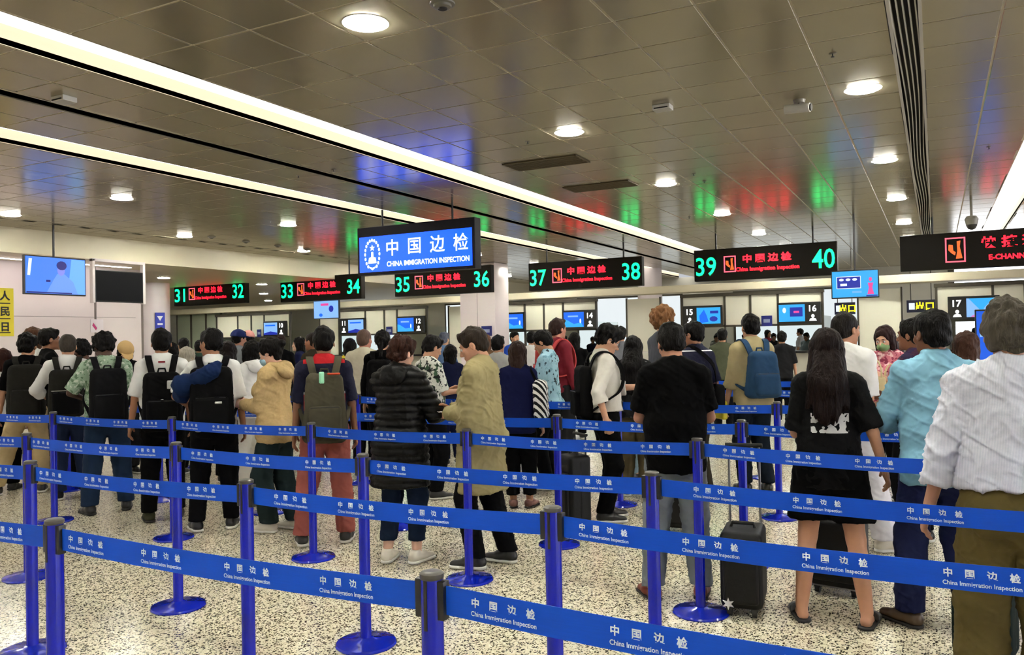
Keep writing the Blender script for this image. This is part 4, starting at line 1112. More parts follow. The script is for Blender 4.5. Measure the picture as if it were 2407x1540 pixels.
    def bottom(s, kind='trousers', mt=None, hem=0.09, o=0.014, fit=0.0, wr=0.006, waist=1.055, belt=None):
        f = Field(s.vc); K = 0.03; g = s.girth; hp = (0.158 if s.female else 0.150) * (0.5 + 0.5 * g)
        f.add(Cone((0, 0, 0.90), (0, 0.003, waist + 0.03), hp + o, (0.128 if s.female else 0.140) * g + o, flat=0.76), K)
        for i, sg in enumerate((-1, 1)):
            f.add(Ell((sg * 0.07, -0.065, 0.89), (0.082 + o, 0.080 + o, 0.085 + o)), K)
        if kind in ('trousers', 'shorts'):
            for i, sg in enumerate((-1, 1)):
                H, Kn, An = V3(sg * 0.085, -0.004, 0.90), s.kn[i], s.an[i]
                f.add(Cone(H, Kn, 0.090 * g ** 0.5 + o, 0.060 + o + fit * 0.6), 0.02)
                f.add(Cone(Kn, An + V3(0, -0.008, 0), 0.060 + o + fit * 0.6, 0.040 + o + fit), 0.02)
        else:
            f.add(Cone((0, 0, 0.90), (0, 0, hem - 0.02), hp + o, hp + o + fit, flat=0.8), K)
        f.cut((0, 0, hem), (0, 0, -1)); f.cut((0, 0, waist), (0, 0, 1))
        v, q = f.mesh(); v = s.wrinkle(v, q, wr, 7)
        t = s.obj({'trousers': 'trousers', 'shorts': 'shorts'}.get(kind, 'skirt'), v, q, mt)
        if belt:
            f = Field(0.010); r = (0.128 if s.female else 0.142) * g + o + 0.010
            f.add(Cone((0, 0.003, waist - 0.035), (0, 0.003, waist + 0.002), r + 0.004, r, flat=0.78, cut0=True, cut1=True))
            v, q = f.mesh(); s.obj('belt', v, q, belt)

    def shoes(s, kind='sneaker', mt=None, sole=None):
        sole = sole or mat('sole_dark', srgb(30, 28, 26), 0.7)
        h = 0.008 if s.lod == 0 else 0.011
        for i in (0, 1):
            fx, fy, fr = s.feet[i]; fr = R(fr); M = rotz(fr); ox = V3(s.an[i][0], s.an[i][1], 0)
            f = Field(h)
            if kind == 'slide':
                f.add(Cone((0, 0.055, 0.045), (0, 0.13, 0.030), 0.058, 0.055, flat=0.62)).sub(Cone((0, 0.02, 0.0), (0, 0.2, 0.0), 0.05, 0.045, flat=0.75)).cut((0, 0.05, 0), (0, -1, 0.3))
                f.cut((0, 0, 0.02), (0, 0, -1))
            else:
                f.add(Cone((0, -0.035, 0.052), (0, 0.06, 0.045), 0.042, 0.044, flat=0.95)).add(Cone((0, 0.05, 0.042), (0, 0.155, 0.030), 0.046, 0.036, flat=0.7), 0.02)
                f.add(Ell((0, -0.035, 0.045), (0.038, 0.042, 0.045)), 0.015)
                if kind == 'sneaker': f.add(Cone((0, -0.01, 0.06), (0, -0.018, 0.105), 0.042, 0.041, cut1=True), 0.02)
                f.cut((0, 0, 0.020), (0, 0, -1))
            v, q = f.mesh(); sh = s.obj('shoe', ox + v @ M.T, q, mt)
            f = Field(h); f.add(Cone((0, -0.035, 0.014), (0, 0.05, 0.014), 0.046, 0.043)).add(Cone((0, 0.05, 0.014), (0, 0.150, 0.014), 0.046, 0.045), 0.01)
            f.cut((0, 0, 0.002), (0, 0, -1)).cut((0, 0, 0.026 if kind == 'sneaker' else 0.022), (0, 0, 1))
            v, q = f.mesh(); s.obj('sole', ox + v @ M.T, q, sole, sh)

    def face_bits(s, hair):
        eye = mat('eye_white', srgb(225, 220, 215), 0.25); iris = mat('iris_dark', srgb(25, 16, 12), 0.2)
        for sx in (-1, 1):
            mb = MB(); mi = []
            for c, r, k in (((sx * 0.031, 0.0825, -0.001), 0.0115, 0), ((sx * 0.031, 0.0905, -0.001), 0.0060, 1)):
                n0 = len(mb.f); prof = [(r * math.sin(math.pi * t / 8) + 1e-5, -r * math.cos(math.pi * t / 8)) for t in range(9)]
                m2 = MB().lathe(prof, 12); mb.add([tuple(s.hc + s.Rh @ (np.array(p) + np.array(c))) for p in m2.v], m2.f); mi += [k] * (len(mb.f) - n0)
            mobj('eye', [tuple(c * s.sc for c in p) for p in mb.v], mb.f, None, s.root, True, mats=[eye, iris], midx=mi)
            pts = [(sx * 0.014, 0.094, 0.023), (sx * 0.030, 0.092, 0.026), (sx * 0.047, 0.080, 0.018)]
            s.mbo('eyebrow', MB().tube([s.hc + s.Rh @ np.array(p) for p in pts], [0.0035, 0.0042, 0.002], 6), hairmat(*(hair[1] if hair else (30, 25, 22))))
    def W(s, p): return s.hc + s.Rh @ np.asarray(p, 'f8')
    def glasses(s, m=None):
        m = m or mat('glasses_frame', srgb(20, 20, 22), 0.3)
        mb = MB()
        for sx in (-1, 1):
            ring = [s.W((sx * 0.034 + 0.024 * math.cos(a), 0.105 - 0.006 * abs(math.cos(a)), -0.003 + 0.018 * math.sin(a))) for a in np.linspace(0, 2 * math.pi, 17)]
            mb.tube(ring, 0.0022, 6)
            mb.tube([s.W((sx * 0.058, 0.098, 0.004)), s.W((sx * 0.080, 0.02, 0.004)), s.W((sx * 0.082, -0.012, -0.005))], 0.0022, 6)
        mb.tube([s.W((-0.011, 0.106, 0)), s.W((0.011, 0.106, 0))], 0.0022, 6)
        s.mbo('glasses', mb, m)
    def mask(s, m):
        f = Field(0.006); f.add(Ell((0, 0.058, -0.062), (0.062, 0.058, 0.048))).add(Cone((0, 0.09, -0.02), (0, 0.108, -0.045), 0.016, 0.018), 0.02)
        f.cut((0, 0.04, -0.06), (0, -1, 0.1)).cut((0, 0, -0.018), (0, -0.35, 1))
        v, q = f.mesh(); o = s.obj('face_mask', s.hc + v @ s.Rh.T, q, m)
        for sx in (-1, 1): s.mbo('ear_loop', MB().tube([s.W((sx * 0.055, 0.05, -0.04)), s.W((sx * 0.080, -0.008, 0.0)), s.W((sx * 0.083, -0.02, -0.02))], 0.002, 5), m, o)
    def cap(s, m, brim=True):
        f = Field(s.vh * 1.1); f.add(Ell((0, -0.016, 0.042), (0.100, 0.122, 0.108))); f.cut((0, 0, 0.028), (0, -0.1, -1))
        v, q = f.mesh(); o = s.obj('cap', s.hc + v @ s.Rh.T, q, m)
        if brim:
            f = Field(0.007); f.add(Cone((0, 0.085, 0.038), (0, 0.130, 0.028), 0.078, 0.064, flat=0.12)); f.cut((0, 0.06, 0), (0, -1, 0))
            v, q = f.mesh(); s.obj('brim', s.hc + v @ s.Rh.T, q, m, o)
    def long_hair(s, hm, zend=1.12, wid=0.085, seed=0):
        f = Field(s.vh * 1.2)
        b = s.W((0, -0.055, 0.0)); e = s.up((0, -0.165, zend))
        mid = s.up((0, -0.150, 1.42))
        f.add(Cone(b, mid, 0.080, wid * 1.1, flat=0.75)).add(Cone(mid, e, wid * 1.25, wid * 1.0, flat=0.42), 0.04)
        for sg in (-1, 1): f.add(Cone(s.W((sg * 0.06, -0.03, 0)), s.up((sg * 0.085, -0.12, 1.30)), 0.040, 0.035), 0.03)
        v, q = f.mesh(); n = vnormals(v, q)
        v = v + n * (vnoise(v * V3(1, 1, 0.12), 75, 3) * 0.006 + vnoise(v * V3(1, 1, 0.2), 30, 5) * 0.006)[:, None]
        z = v[:, 2]; v[:, 2] = np.where(z < zend + 0.08, z + vnoise(v * V3(1, 1, 0), 60, 8) * 0.03, z)
        s.obj('long_hair', v, q, hm)

    def anchor(s, name, label, cat, group=None):
        return empty(name, s.root.location, s.root.rotation_euler[2], label, cat, group)
    def backpack(s, label, m, m2=None, w=0.30, h=0.44, d=0.16, top=1.39, back=0.135, strapm=None, taper=0.12, extras=(), one=False, tag_m=None):
        """a worn backpack: its own thing, built on the wearer's back"""
        m2 = m2 or m; strapm = strapm or m
        r = s.anchor('backpack', label, 'backpack')
        MM = rotx(-s.lean); cz = top - h / 2; c = s.up((0, -back - d / 2, cz)); ax = MM.T
        L = lambda p: s.up((p[0], -back - d / 2 + p[1], cz + p[2]))
        f = Field(s.vc * 0.85); f.add(RBox(c, (w / 2, d / 2, h / 2), min(0.055, d * 0.4), ax, taper))
        v, q = f.mesh(); v = s.wrinkle(v, q, 0.004, 11); s.obj('bag_body', v, q, m, r)
        f = Field(s.vc * 0.85); f.add(RBox(L((0, -d / 2 - 0.008, -h * 0.20)), (w * 0.40, 0.035, h * 0.24), 0.03, ax))
        v, q = f.mesh(); v = s.wrinkle(v, q, 0.003, 12); s.obj('front_pocket', v, q, m2, r)
        s.mbo('zip', MB().tube([L((sx, -d * 0.46 - 0.04, -h * 0.20 + h * 0.22)) for sx in np.linspace(-w * 0.34, w * 0.34, 5)], 0.004, 6), mat('zip_black', srgb(12, 12, 13), 0.4), r)
        mb = MB(); mb.tube([L((w * 0.42 * math.sin(a), -d * 0.30, h * 0.06 + h * 0.41 * math.cos(a))) for a in np.linspace(-1.9, 1.9, 13)], 0.004, 6)
        s.mbo('zip', mb, mat('zip_black', srgb(12, 12, 13), 0.4), r)
        mb = MB(); mb.tube([L((-0.035, d * 0.35, h / 2 - 0.01)), L((-0.025, d * 0.35, h / 2 + 0.03)), L((0.025, d * 0.35, h / 2 + 0.03)), L((0.035, d * 0.35, h / 2 - 0.01))], 0.008, 8)
        s.mbo('grab_handle', mb, strapm, r)
        g = s.girth ** 0.5
        for sg in ((-1, 1) if not one else (1,)):
            pts = [L((sg * 0.075, d / 2 - 0.02, h / 2 - 0.045)), s.up((sg * 0.105, -0.105, 1.445)), s.up((sg * 0.112, -0.03, 1.482)), s.up((sg * 0.115, 0.05, 1.452)), s.up((sg * 0.125, 0.118 * g, 1.36)),
                   s.up((sg * 0.140, 0.135 * g, 1.24)), s.up((sg * 0.165, 0.09 * g, 1.14)), s.up((sg * 0.178, -0.02, 1.07)), L((sg * w * 0.40, d / 2 - 0.02, -h * 0.36))]
            v, fc = ribbon(smooth_path(pts), 0.055, 0.014, (1, 0, 0)); s.mbo('shoulder_strap', MB().add(v, fc), strapm, r)
        for kind, p, sz, mm in extras:
            f = Field(0.007); f.add(RBox(L(p), sz, min(sz) * 0.6, ax)); v, q = f.mesh(); s.obj(kind, v, q, mm, r)
        return r, L
    def phone(s, label, side, m=None, screen=None):
        i = 1 if side > 0 else 0
        r = s.anchor('smartphone', label, 'phone')
        d = unit(s.wr[i] - s.el[i]); p = s.wr[i] + d * 0.10 + V3(0, 0.01, 0.035)
        ax = (rotx(0.9)).T
        f = Field(0.005); f.add(RBox(p, (0.036, 0.075, 0.005), 0.004, rotx(0.55).T)); v, q = f.mesh(); s.obj('case', v, q, m or mat('phone_black', srgb(14, 14, 16), 0.25), r)
        M = rotx(0.55); c = p + M @ V3(0, 0, 0.0058)
        vs = [c + M @ V3(a * 0.033, b * 0.070, 0) for a, b in ((-1, -1), (1, -1), (1, 1), (-1, 1))]
        mb = MB().add(vs, [(0, 1, 2, 3)]); s.mbo('screen', mb, screen or glow('phone_glow', (0.6, 0.75, 0.9), 1.2), r)

# ----------------------------------------------------------------- outfits
def pattern(name, base, cols, scale, thr=0.45, rough=0.8, dist=0.0):
    """printed fabric: blotches of several colours on a ground"""
    if name in MATS: return MATS[name]
    m = mat(name, srgb(*base), rough, spec=0.2, bump=(14, 0.5, 0.02)); nt = m.node_tree; b = nt.nodes['Principled BSDF']; prev = None
    tc = nt.nodes.new('ShaderNodeTexCoord')
    for i, c in enumerate(cols):
        n = nt.nodes.new('ShaderNodeTexNoise'); n.inputs['Scale'].default_value = scale * (1 + 0.35 * i); n.inputs['Detail'].default_value = 2; n.inputs['Distortion'].default_value = dist
        mp = nt.nodes.new('ShaderNodeMapping'); mp.inputs['Location'].default_value = (i * 3.7, i * 1.3, 2.1 * i); nt.links.new(tc.outputs['Object'], mp.inputs[0]); nt.links.new(mp.outputs[0], n.inputs['Vector'])
        r = nt.nodes.new('ShaderNodeValToRGB'); r.color_ramp.elements[0].position = thr + 0.10; r.color_ramp.elements[1].position = thr + 0.13; nt.links.new(n.outputs['Fac'], r.inputs[0])
        x = nt.nodes.new('ShaderNodeMix'); x.data_type = 'RGBA'; nt.links.new(r.outputs[0], x.inputs['Factor']); x.inputs['B'].default_value = srgb(*c) + (1,)
        if prev is None: x.inputs['A'].default_value = srgb(*base) + (1,)
        else: nt.links.new(prev, x.inputs['A'])
        prev = x.outputs['Result']
    nt.links.new(prev, b.inputs['Base Color']); return m
def banded(name, base, bands, half=9.0):
    """horizontal colour bands at heights z0..z1"""
    m = mat(name, srgb(*base), 0.8, spec=0.2, bump=(14, 0.5, 0.02)); nt = m.node_tree; b = nt.nodes['Principled BSDF']; prev = None
    tc = nt.nodes.new('ShaderNodeTexCoord'); sp = nt.nodes.new('ShaderNodeSeparateXYZ'); nt.links.new(tc.outputs['Object'], sp.inputs[0])
    for z0, z1, c in bands:
        k = nt.nodes.new('ShaderNodeMath'); k.operation = 'COMPARE'; k.inputs[1].default_value = (z0 + z1) / 2; k.inputs[2].default_value = (z1 - z0) / 2; nt.links.new(sp.outputs[2], k.inputs[0])
        kx = nt.nodes.new('ShaderNodeMath'); kx.operation = 'COMPARE'; kx.inputs[1].default_value = 0.0; kx.inputs[2].default_value = half; nt.links.new(sp.outputs[0], kx.inputs[0]); km = nt.nodes.new('ShaderNodeMath'); km.operation = 'MULTIPLY'; nt.links.new(k.outputs[0], km.inputs[0]); nt.links.new(kx.outputs[0], km.inputs[1]); k = km
        x = nt.nodes.new('ShaderNodeMix'); x.data_type = 'RGBA'; nt.links.new(k.outputs[0], x.inputs['Factor']); x.inputs['B'].default_value = srgb(*c) + (1,)
        if prev is None: x.inputs['A'].default_value = srgb(*base) + (1,)
        else: nt.links.new(prev, x.inputs['A'])
        prev = x.outputs['Result']
    nt.links.new(prev, b.inputs['Base Color']); return m
def stripes(name, a, bcol, scale, axis='X'):
    m = mat(name, srgb(*a), 0.8, spec=0.2, bump=(14, 0.5, 0.02)); nt = m.node_tree; b = nt.nodes['Principled BSDF']
    tc = nt.nodes.new('ShaderNodeTexCoord'); w = nt.nodes.new('ShaderNodeTexWave'); w.bands_direction = axis; w.inputs['Scale'].default_value = scale; w.inputs['Distortion'].default_value = 0.6
    r = nt.nodes.new('ShaderNodeValToRGB'); r.color_ramp.elements[0].position = 0.46; r.color_ramp.elements[1].position = 0.54; r.color_ramp.elements[0].color = srgb(*a) + (1,); r.color_ramp.elements[1].color = srgb(*bcol) + (1,)
    nt.links.new(tc.outputs['Object'], w.inputs['Vector']); nt.links.new(w.outputs['Fac'], r.inputs[0]); nt.links.new(r.outputs[0], b.inputs['Base Color']); return m
def back_print(name, base, x0, x1, z0, z1):
    """plain cloth with a white lettering-like print on the back"""
    m = mat(name, srgb(*base), 0.85, spec=0.15, bump=(14, 0.5, 0.02)); nt = m.node_tree; b = nt.nodes['Principled BSDF']; L = nt.links.new
    tc = nt.nodes.new('ShaderNodeTexCoord'); sp = nt.nodes.new('ShaderNodeSeparateXYZ'); L(tc.outputs['Object'], sp.inputs[0])
    n = nt.nodes.new('ShaderNodeTexNoise'); n.inputs['Scale'].default_value = 26; n.inputs['Detail'].default_value = 1; L(tc.outputs['Object'], n.inputs['Vector'])
    def cmp(sock, a, c):
        k = nt.nodes.new('ShaderNodeMath'); k.operation = 'COMPARE'; k.inputs[1].default_value = (a + c) / 2; k.inputs[2].default_value = (c - a) / 2; L(sock, k.inputs[0]); return k.outputs[0]
    def op(o, p, q):
        k = nt.nodes.new('ShaderNodeMath'); k.operation = o; L(p, k.inputs[0])
        if isinstance(q, float): k.inputs[1].default_value = q
        else: L(q, k.inputs[1])
        return k.outputs[0]
    f = op('MULTIPLY', op('MULTIPLY', cmp(sp.outputs[0], x0, x1), cmp(sp.outputs[2], z0, z1)), op('MULTIPLY', op('LESS_THAN', sp.outputs[1], 0.0), op('GREATER_THAN', n.outputs['Fac'], 0.5)))
    x = nt.nodes.new('ShaderNodeMix'); x.data_type = 'RGBA'; L(f, x.inputs['Factor']); x.inputs['A'].default_value = srgb(*base) + (1,); x.inputs['B'].default_value = (0.8, 0.8, 0.76, 1); L(x.outputs['Result'], b.inputs['Base Color']); return m

BLACK, BLACK2, CHAR = cloth(7, 7, 8), cloth(11, 11, 13), cloth(30, 30, 32)
WHITE, OFFW, CREAMC = cloth(228, 226, 222, amt=0.04), cloth(214, 208, 196, amt=0.05), cloth(205, 196, 172, amt=0.06)
NAVY, NAVY2, JEAN, LJEAN, OLIVE, OLIVE2 = cloth(18, 22, 48), cloth(22, 28, 62), cloth(26, 42, 66), cloth(140, 165, 180), cloth(88, 77, 42), cloth(62, 56, 40)
SOLE_W, SOLE_B = mat('sole_white', srgb(225, 222, 212), 0.6), mat('sole_black', srgb(24, 23, 22), 0.7)
LBLACK = mat('leather_black', srgb(20, 19, 19), 0.4); LBROWN = mat('leather_brown', srgb(72, 54, 34), 0.45); LRED = mat('leather_redbrown', srgb(122, 58, 38), 0.45); SNW = cloth(222, 214, 196, amt=0.06)
SN = lambda m, so=None: dict(kind='sneaker', mt=m, sole=so or SOLE_W)
LO_ = lambda m: dict(kind='loafer', mt=m, sole=SOLE_B)
HB, HBR, HG, HW = (9, 7, 6), (58, 34, 22), (92, 86, 76), (190, 182, 168)
TAN, PALE, DARK, BROWN = (196, 146, 114), (218, 172, 146), (70, 46, 34), (142, 96, 70)
BAGB = cloth(13, 13, 14, amt=0.2); BAGG = cloth(34, 33, 30, amt=0.2); BAGO = cloth(70, 66, 52, amt=0.2)

# ----------------------------------------------------------------- first queue (between the fourth and fifth belt rows)
A1 = Person('grey-haired man in pale striped shirt and olive trousers at the right edge', 0.26, 3.87, R(2), h=1.75, lod=0, girth=1.10, fine=0.0075, hair=('fluffy', (74, 69, 60)), skin_c=(188, 138, 112), head=(4, 4, 0), rh='down', lh=(-0.30, 0.04, 0.87),
    feet=[(-0.13, 0.0, 10), (0.13, 0.02, -10)], top=dict(mt=stripes('shirt_pale_stripe', (224, 224, 234), (206, 208, 222), 60), sleeve='long', hem=0.985, o=0.026, collar=True, wr=0.017), bottom=dict(mt=OLIVE, fit=0.032, o=0.018, wr=0.010, belt=LBLACK), shoes=LO_(LBROWN), seed=3)
A2 = Person('man in light blue shirt and navy trousers left of the grey-haired man', -0.01, 5.01, R(14), h=1.745, lod=0, girth=1.04, fine=0.008, hair=('short', HB), skin_c=(112, 72, 50), head=(-22, 6, 0), rh='phone', lh=(-0.10, 0.24, 1.08), lelb=(-0.75, -0.5, -0.4),
    feet=[(-0.15, 0.05, 38), (0.14, 0.0, -8)], top=dict(mt=cloth(134, 184, 208, amt=0.06), sleeve='roll', hem=0.80, o=0.022, collar=True, wr=0.011, flare=0.015), bottom=dict(mt=NAVY2, fit=0.02), shoes=LO_(LBROWN), face_on=True, seed=5)
A3 = Person('woman with very long dark hair in black T-shirt, black shorts and slides', -0.56, 4.93, R(6), h=1.655, lod=0, female=True, girth=1.02, hair=('long', (20, 10, 8)), skin_c=(206, 152, 118), head=(0, 2, 0), rh=(0.30, 0.05, 0.90), lh=(-0.12, 0.24, 1.04), lelb=(-0.3, -0.7, -0.5),
    feet=[(-0.17, -0.03, 14), (0.185, -0.06, -14)], top=dict(mt=back_print('tee_black_print', (8, 8, 9), -0.09, 0.11, 1.08, 1.19), sleeve='elbow', hem=0.80, o=0.026, wr=0.009), bottom=dict(kind='shorts', mt=BLACK, hem=0.60, fit=0.07, o=0.03), shoes=dict(kind='slide', mt=LBLACK, sole=SOLE_B), seed=7)
A3.long_hair(hairmat(20, 10, 8), 1.27, 0.082)
A4 = Person('man in black polo shirt and grey trousers with red-brown shoes', -1.46, 4.95, R(20), h=1.725, lod=0, girth=1.05, hair=('quiff', HB), skin_c=(196, 142, 114), head=(-14, 22, 0), rh='belly', lh='belly', relb=(0.75, -0.45, -0.5), lelb=(-0.75, -0.45, -0.5),
    feet=[(-0.16, -0.02, 22), (0.14, 0.03, -12)], top=dict(mt=BLACK, sleeve='short', hem=0.795, o=0.024, collar=True, wr=0.008), bottom=dict(mt=cloth(118, 124, 128), fit=0.014, wr=0.009), shoes=LO_(LRED), seed=9)
A5 = Person('man in khaki trench coat holding papers, looking down to the left', -2.95, 5.10, R(98), h=1.735, lod=0, girth=1.04, fine=0.008, hair=('short', (40, 32, 25)), skin_c=(204, 152, 122), head=(-14, 24, 0), rh=(0.05, 0.27, 1.11), lh=(-0.03, 0.25, 1.09),
    feet=[(-0.10, 0.02, 6), (0.12, -0.14, -8)], top=dict(mt=cloth(158, 146, 104, amt=0.10), sleeve='long', hem=0.55, o=0.036, flare=0.035, collar=True, name='trench_coat', wr=0.012), bottom=dict(mt=BLACK2, fit=0.012), shoes=SN(LBLACK), face_on=True, seed=11)
A6 = Person('short-haired woman in long black quilted coat beside the trench coat man', -3.55, 4.94, R(12), h=1.665, lod=0, female=True, hair=('fluffy', (48, 26, 18)), skin_c=PALE, head=(22, 12, 0), rh=(0.24, 0.30, 1.12), lh=(0.06, 0.30, 1.10),
    feet=[(-0.11, -0.02, 6), (0.12, 0.0, -20)], top=dict(mt=mat('quilt_black', srgb(9, 9, 9), 0.45, spec=0.14, bump=(14, 0.4, 0.02)), sleeve='long', hem=0.60, o=0.040, flare=0.03, hood=mat('quilt_black', (0, 0, 0)), name='quilted_coat', wr=0.006, quilt=0.014), bottom=dict(mt=cloth(20, 30, 48), hem=0.17, fit=0.008), shoes=SN(SNW), face_on=True, seed=13)
A7 = Person('man in navy and red polo shirt and brick-red trousers with olive backpack', -4.45, 5.15, R(41), h=1.765, lod=0, hair=('short', HB), skin_c=(150, 106, 80), head=(0, 6, 0), feet=[(-0.19, -0.02, 8), (0.15, 0.0, -14)],
    top=dict(mt=banded('polo_navy_red', (20, 22, 44), ((1.09, 1.22, (190, 30, 36)), (1.22, 1.24, (225, 222, 220)), (1.47, 1.7, (170, 24, 32))), 0.165), sleeve='elbow', hem=0.86, o=0.020, collar=True), bottom=dict(mt=cloth(158, 88, 78, amt=0.1), fit=0.018, wr=0.010), shoes=SN(LBLACK), seed=15)
A7.backpack('olive backpack with a green tag worn by the man in brick-red trousers', BAGO, h=0.54, w=0.31, d=0.14, top=1.36, taper=0.25, extras=(('luggage_tag', (-0.02, -0.09, 0.24), (0.02, 0.008, 0.045), mat('tag_green', srgb(150, 220, 180), 0.5)), ('orange_trim', (0.07, -0.07, 0.265), (0.05, 0.012, 0.008), mat('trim_orange', srgb(225, 80, 40), 0.5))))
A8 = Person('masked woman in beige fleece jacket and dark trousers facing left', -5.15, 5.31, R(102), h=1.685, lod=0, female=True, hair=('bun', HB), skin_c=PALE, head=(-2, 18, 0), rh='phone', lh=(-0.04, 0.30, 1.13),
    feet=[(-0.08, 0.03, 4), (0.10, -0.12, -6)], top=dict(mt=cloth(196, 168, 118, amt=0.16, scale=60), sleeve='long', hem=0.80, o=0.034, hood=cloth(196, 168, 118, amt=0.16, scale=60), name='fleece_jacket', wr=0.010), bottom=dict(mt=cloth(30, 40, 42), fit=0.03), shoes=SN(SNW), face_on=True, seed=17)
A8.mask(mat('mask_blue', srgb(165, 205, 225), 0.7)); A8.phone('smartphone held by the woman in the beige fleece', 1)
A9 = Person('man in white polo with a navy jacket over his black backpack', -5.70, 5.13, R(44), h=1.775, lod=0, girth=1.06, hair=('short', HB), skin_c=(158, 110, 82), head=(-42, 4, 0), lh=(-0.17, 0.2, 1.02), lelb=(-0.9, -0.3, -0.4), rh='down', feet=[(-0.15, -0.02, 20), (0.13, 0.02, -10)],
    top=dict(mt=WHITE, sleeve='elbow', hem=0.86, o=0.022, collar=True), bottom=dict(mt=BLACK2, fit=0.012), shoes=SN(LBLACK), face_on=True, seed=19)
A9.backpack('black backpack of the man in the white polo shirt', BAGB, w=0.34, h=0.52, d=0.18, top=1.40, extras=(('logo_patch', (0.06, -0.135, -0.03), (0.03, 0.006, 0.012), mat('patch_white', srgb(215, 215, 210), 0.5)),))
r = A9.anchor('jacket', 'dark blue jacket slung over the left side of a black backpack', 'jacket'); f = Field(0.012)
f.add(Cone((-0.22, -0.20, 1.26), (0.02, -0.33, 1.36), 0.085, 0.06, flat=0.8)).add(Cone((-0.22, -0.20, 1.26), (-0.25, -0.05, 1.16), 0.085, 0.07), 0.04).add(Cone((-0.05, -0.33, 1.34), (0.05, -0.30, 1.42), 0.05, 0.04), 0.04); v, q = f.mesh(); v = A9.wrinkle(v, q, 0.012); A9.obj('folded_jacket', v, q, cloth(14, 34, 72), r); r2 = MB().tube([(-0.14, -0.31, 1.30), (-0.03, -0.37, 1.35), (0.03, -0.35, 1.40)], 0.008, 8); A9.mbo('zip', r2, mat('zip_black', (0, 0, 0)), r)
A10 = Person('man in white T-shirt and black trousers with black backpack, centre left', -6.47, 5.21, R(51), h=1.79, lod=0, girth=1.05, hair=('short', HB), skin_c=(176, 124, 94), head=(0, 2, 0), feet=[(-0.12, -0.02, 10), (0.12, 0.06, -6)], lh=(-0.27, 0.05, 0.83),
    top=dict(mt=WHITE, sleeve='elbow', hem=0.84, o=0.024), bottom=dict(mt=BLACK, fit=0.010), shoes=SN(cloth(52, 52, 40, amt=0.4, scale=50), SOLE_B), seed=21)
A10.backpack('black backpack with a white paper tag on the man in the white T-shirt', BAGB, w=0.32, h=0.52, d=0.15, top=1.34, extras=(('paper_tag', (0.09, -0.09, 0.15), (0.05, 0.006, 0.04), mat('patch_white', (0, 0, 0))), ('logo_patch', (0.0, -0.085, 0.02), (0.012, 0.006, 0.010), mat('patch_white', (0, 0, 0)))))
rl = flat_poly('neck_label', [(-0.03, 1.478), (0.03, 1.478), (0.03, 1.495), (-0.03, 1.495)], -0.118, mat('label_red', srgb(140, 24, 40), 0.6), A10.root)
A11 = Person('man in pale green floral shirt and dark jeans looking down', -7.30, 5.23, R(58), h=1.78, lod=1, hair=('curly', (12, 10, 10)), skin_c=DARK, head=(-14, 30, 0), lean=0.08, lh=(-0.14, 0.24, 1.06), rh='belly', lelb=(-0.9, -0.4, -0.3), feet=[(-0.16, -0.04, 20), (0.16, 0.02, -10)],
    top=dict(mt=pattern('floral_green', (150, 172, 148), ((196, 206, 190), (98, 124, 98)), 22), sleeve='elbow', hem=0.84, o=0.026), bottom=dict(mt=JEAN, fit=0.02), shoes=SN(LBLACK, SOLE_B), seed=23)
A11.backpack('charcoal backpack of the man in the floral shirt', cloth(20, 20, 22, amt=0.2), w=0.32, h=0.52, d=0.17, top=1.36)
A12 = Person('greying man in white rolled-sleeve shirt with dark backpack, left', -8.33, 5.51, R(53), h=1.775, lod=1, hair=('crop', (58, 52, 46)), skin_c=(182, 132, 104), head=(4, 8, 0), lh=(-0.16, 0.2, 1.02), lelb=(-0.9, -0.4, -0.3), rh='belly', feet=[(-0.10, 0, 8), (0.16, 0.02, -8)],
    top=dict(mt=WHITE, sleeve='roll', hem=0.86, o=0.022, collar=True), bottom=dict(mt=cloth(24, 34, 60), fit=0.016), shoes=SN(CHAR), seed=25)
A12.backpack('dark backpack with light piping on the greying man in white', BAGG, BAGB, w=0.32, h=0.48, d=0.19, top=1.36, extras=(('piping', (0.0, -0.135, 0.03), (0.13, 0.006, 0.006), mat('piping_grey', srgb(176, 172, 160), 0.5)),))
A13 = Person('man in black T-shirt and khaki trousers striding at the left edge', -9.07, 5.52, R(55), h=1.79, lod=1, hair=('fluffy', HB), skin_c=TAN, head=(14, 4, 0), rh='strap', lh=(-0.27, 0.08, 0.86), feet=[(-0.30, 0.10, 14), (0.12, 0.05, -4)],
    top=dict(mt=BLACK, sleeve='elbow', hem=0.88, o=0.020), bottom=dict(mt=cloth(196, 172, 126), fit=0.02), shoes=SN(LBLACK), seed=27)
A13.backpack('large charcoal backpack of the man in khaki trousers', BAGG, w=0.34, h=0.56, d=0.18, top=1.40)
A14 = Person('woman in white T-shirt and black trousers cut by the left edge', -9.58, 5.54, R(40), h=1.625, lod=1, female=True, hair=('bob', (48, 26, 22)), skin_c=PALE, head=(10, 8, 0), top=dict(mt=WHITE, sleeve='short', hem=0.86, o=0.022), bottom=dict(mt=BLACK, fit=0.02), shoes=SN(LBLACK, SOLE_B), seed=29)

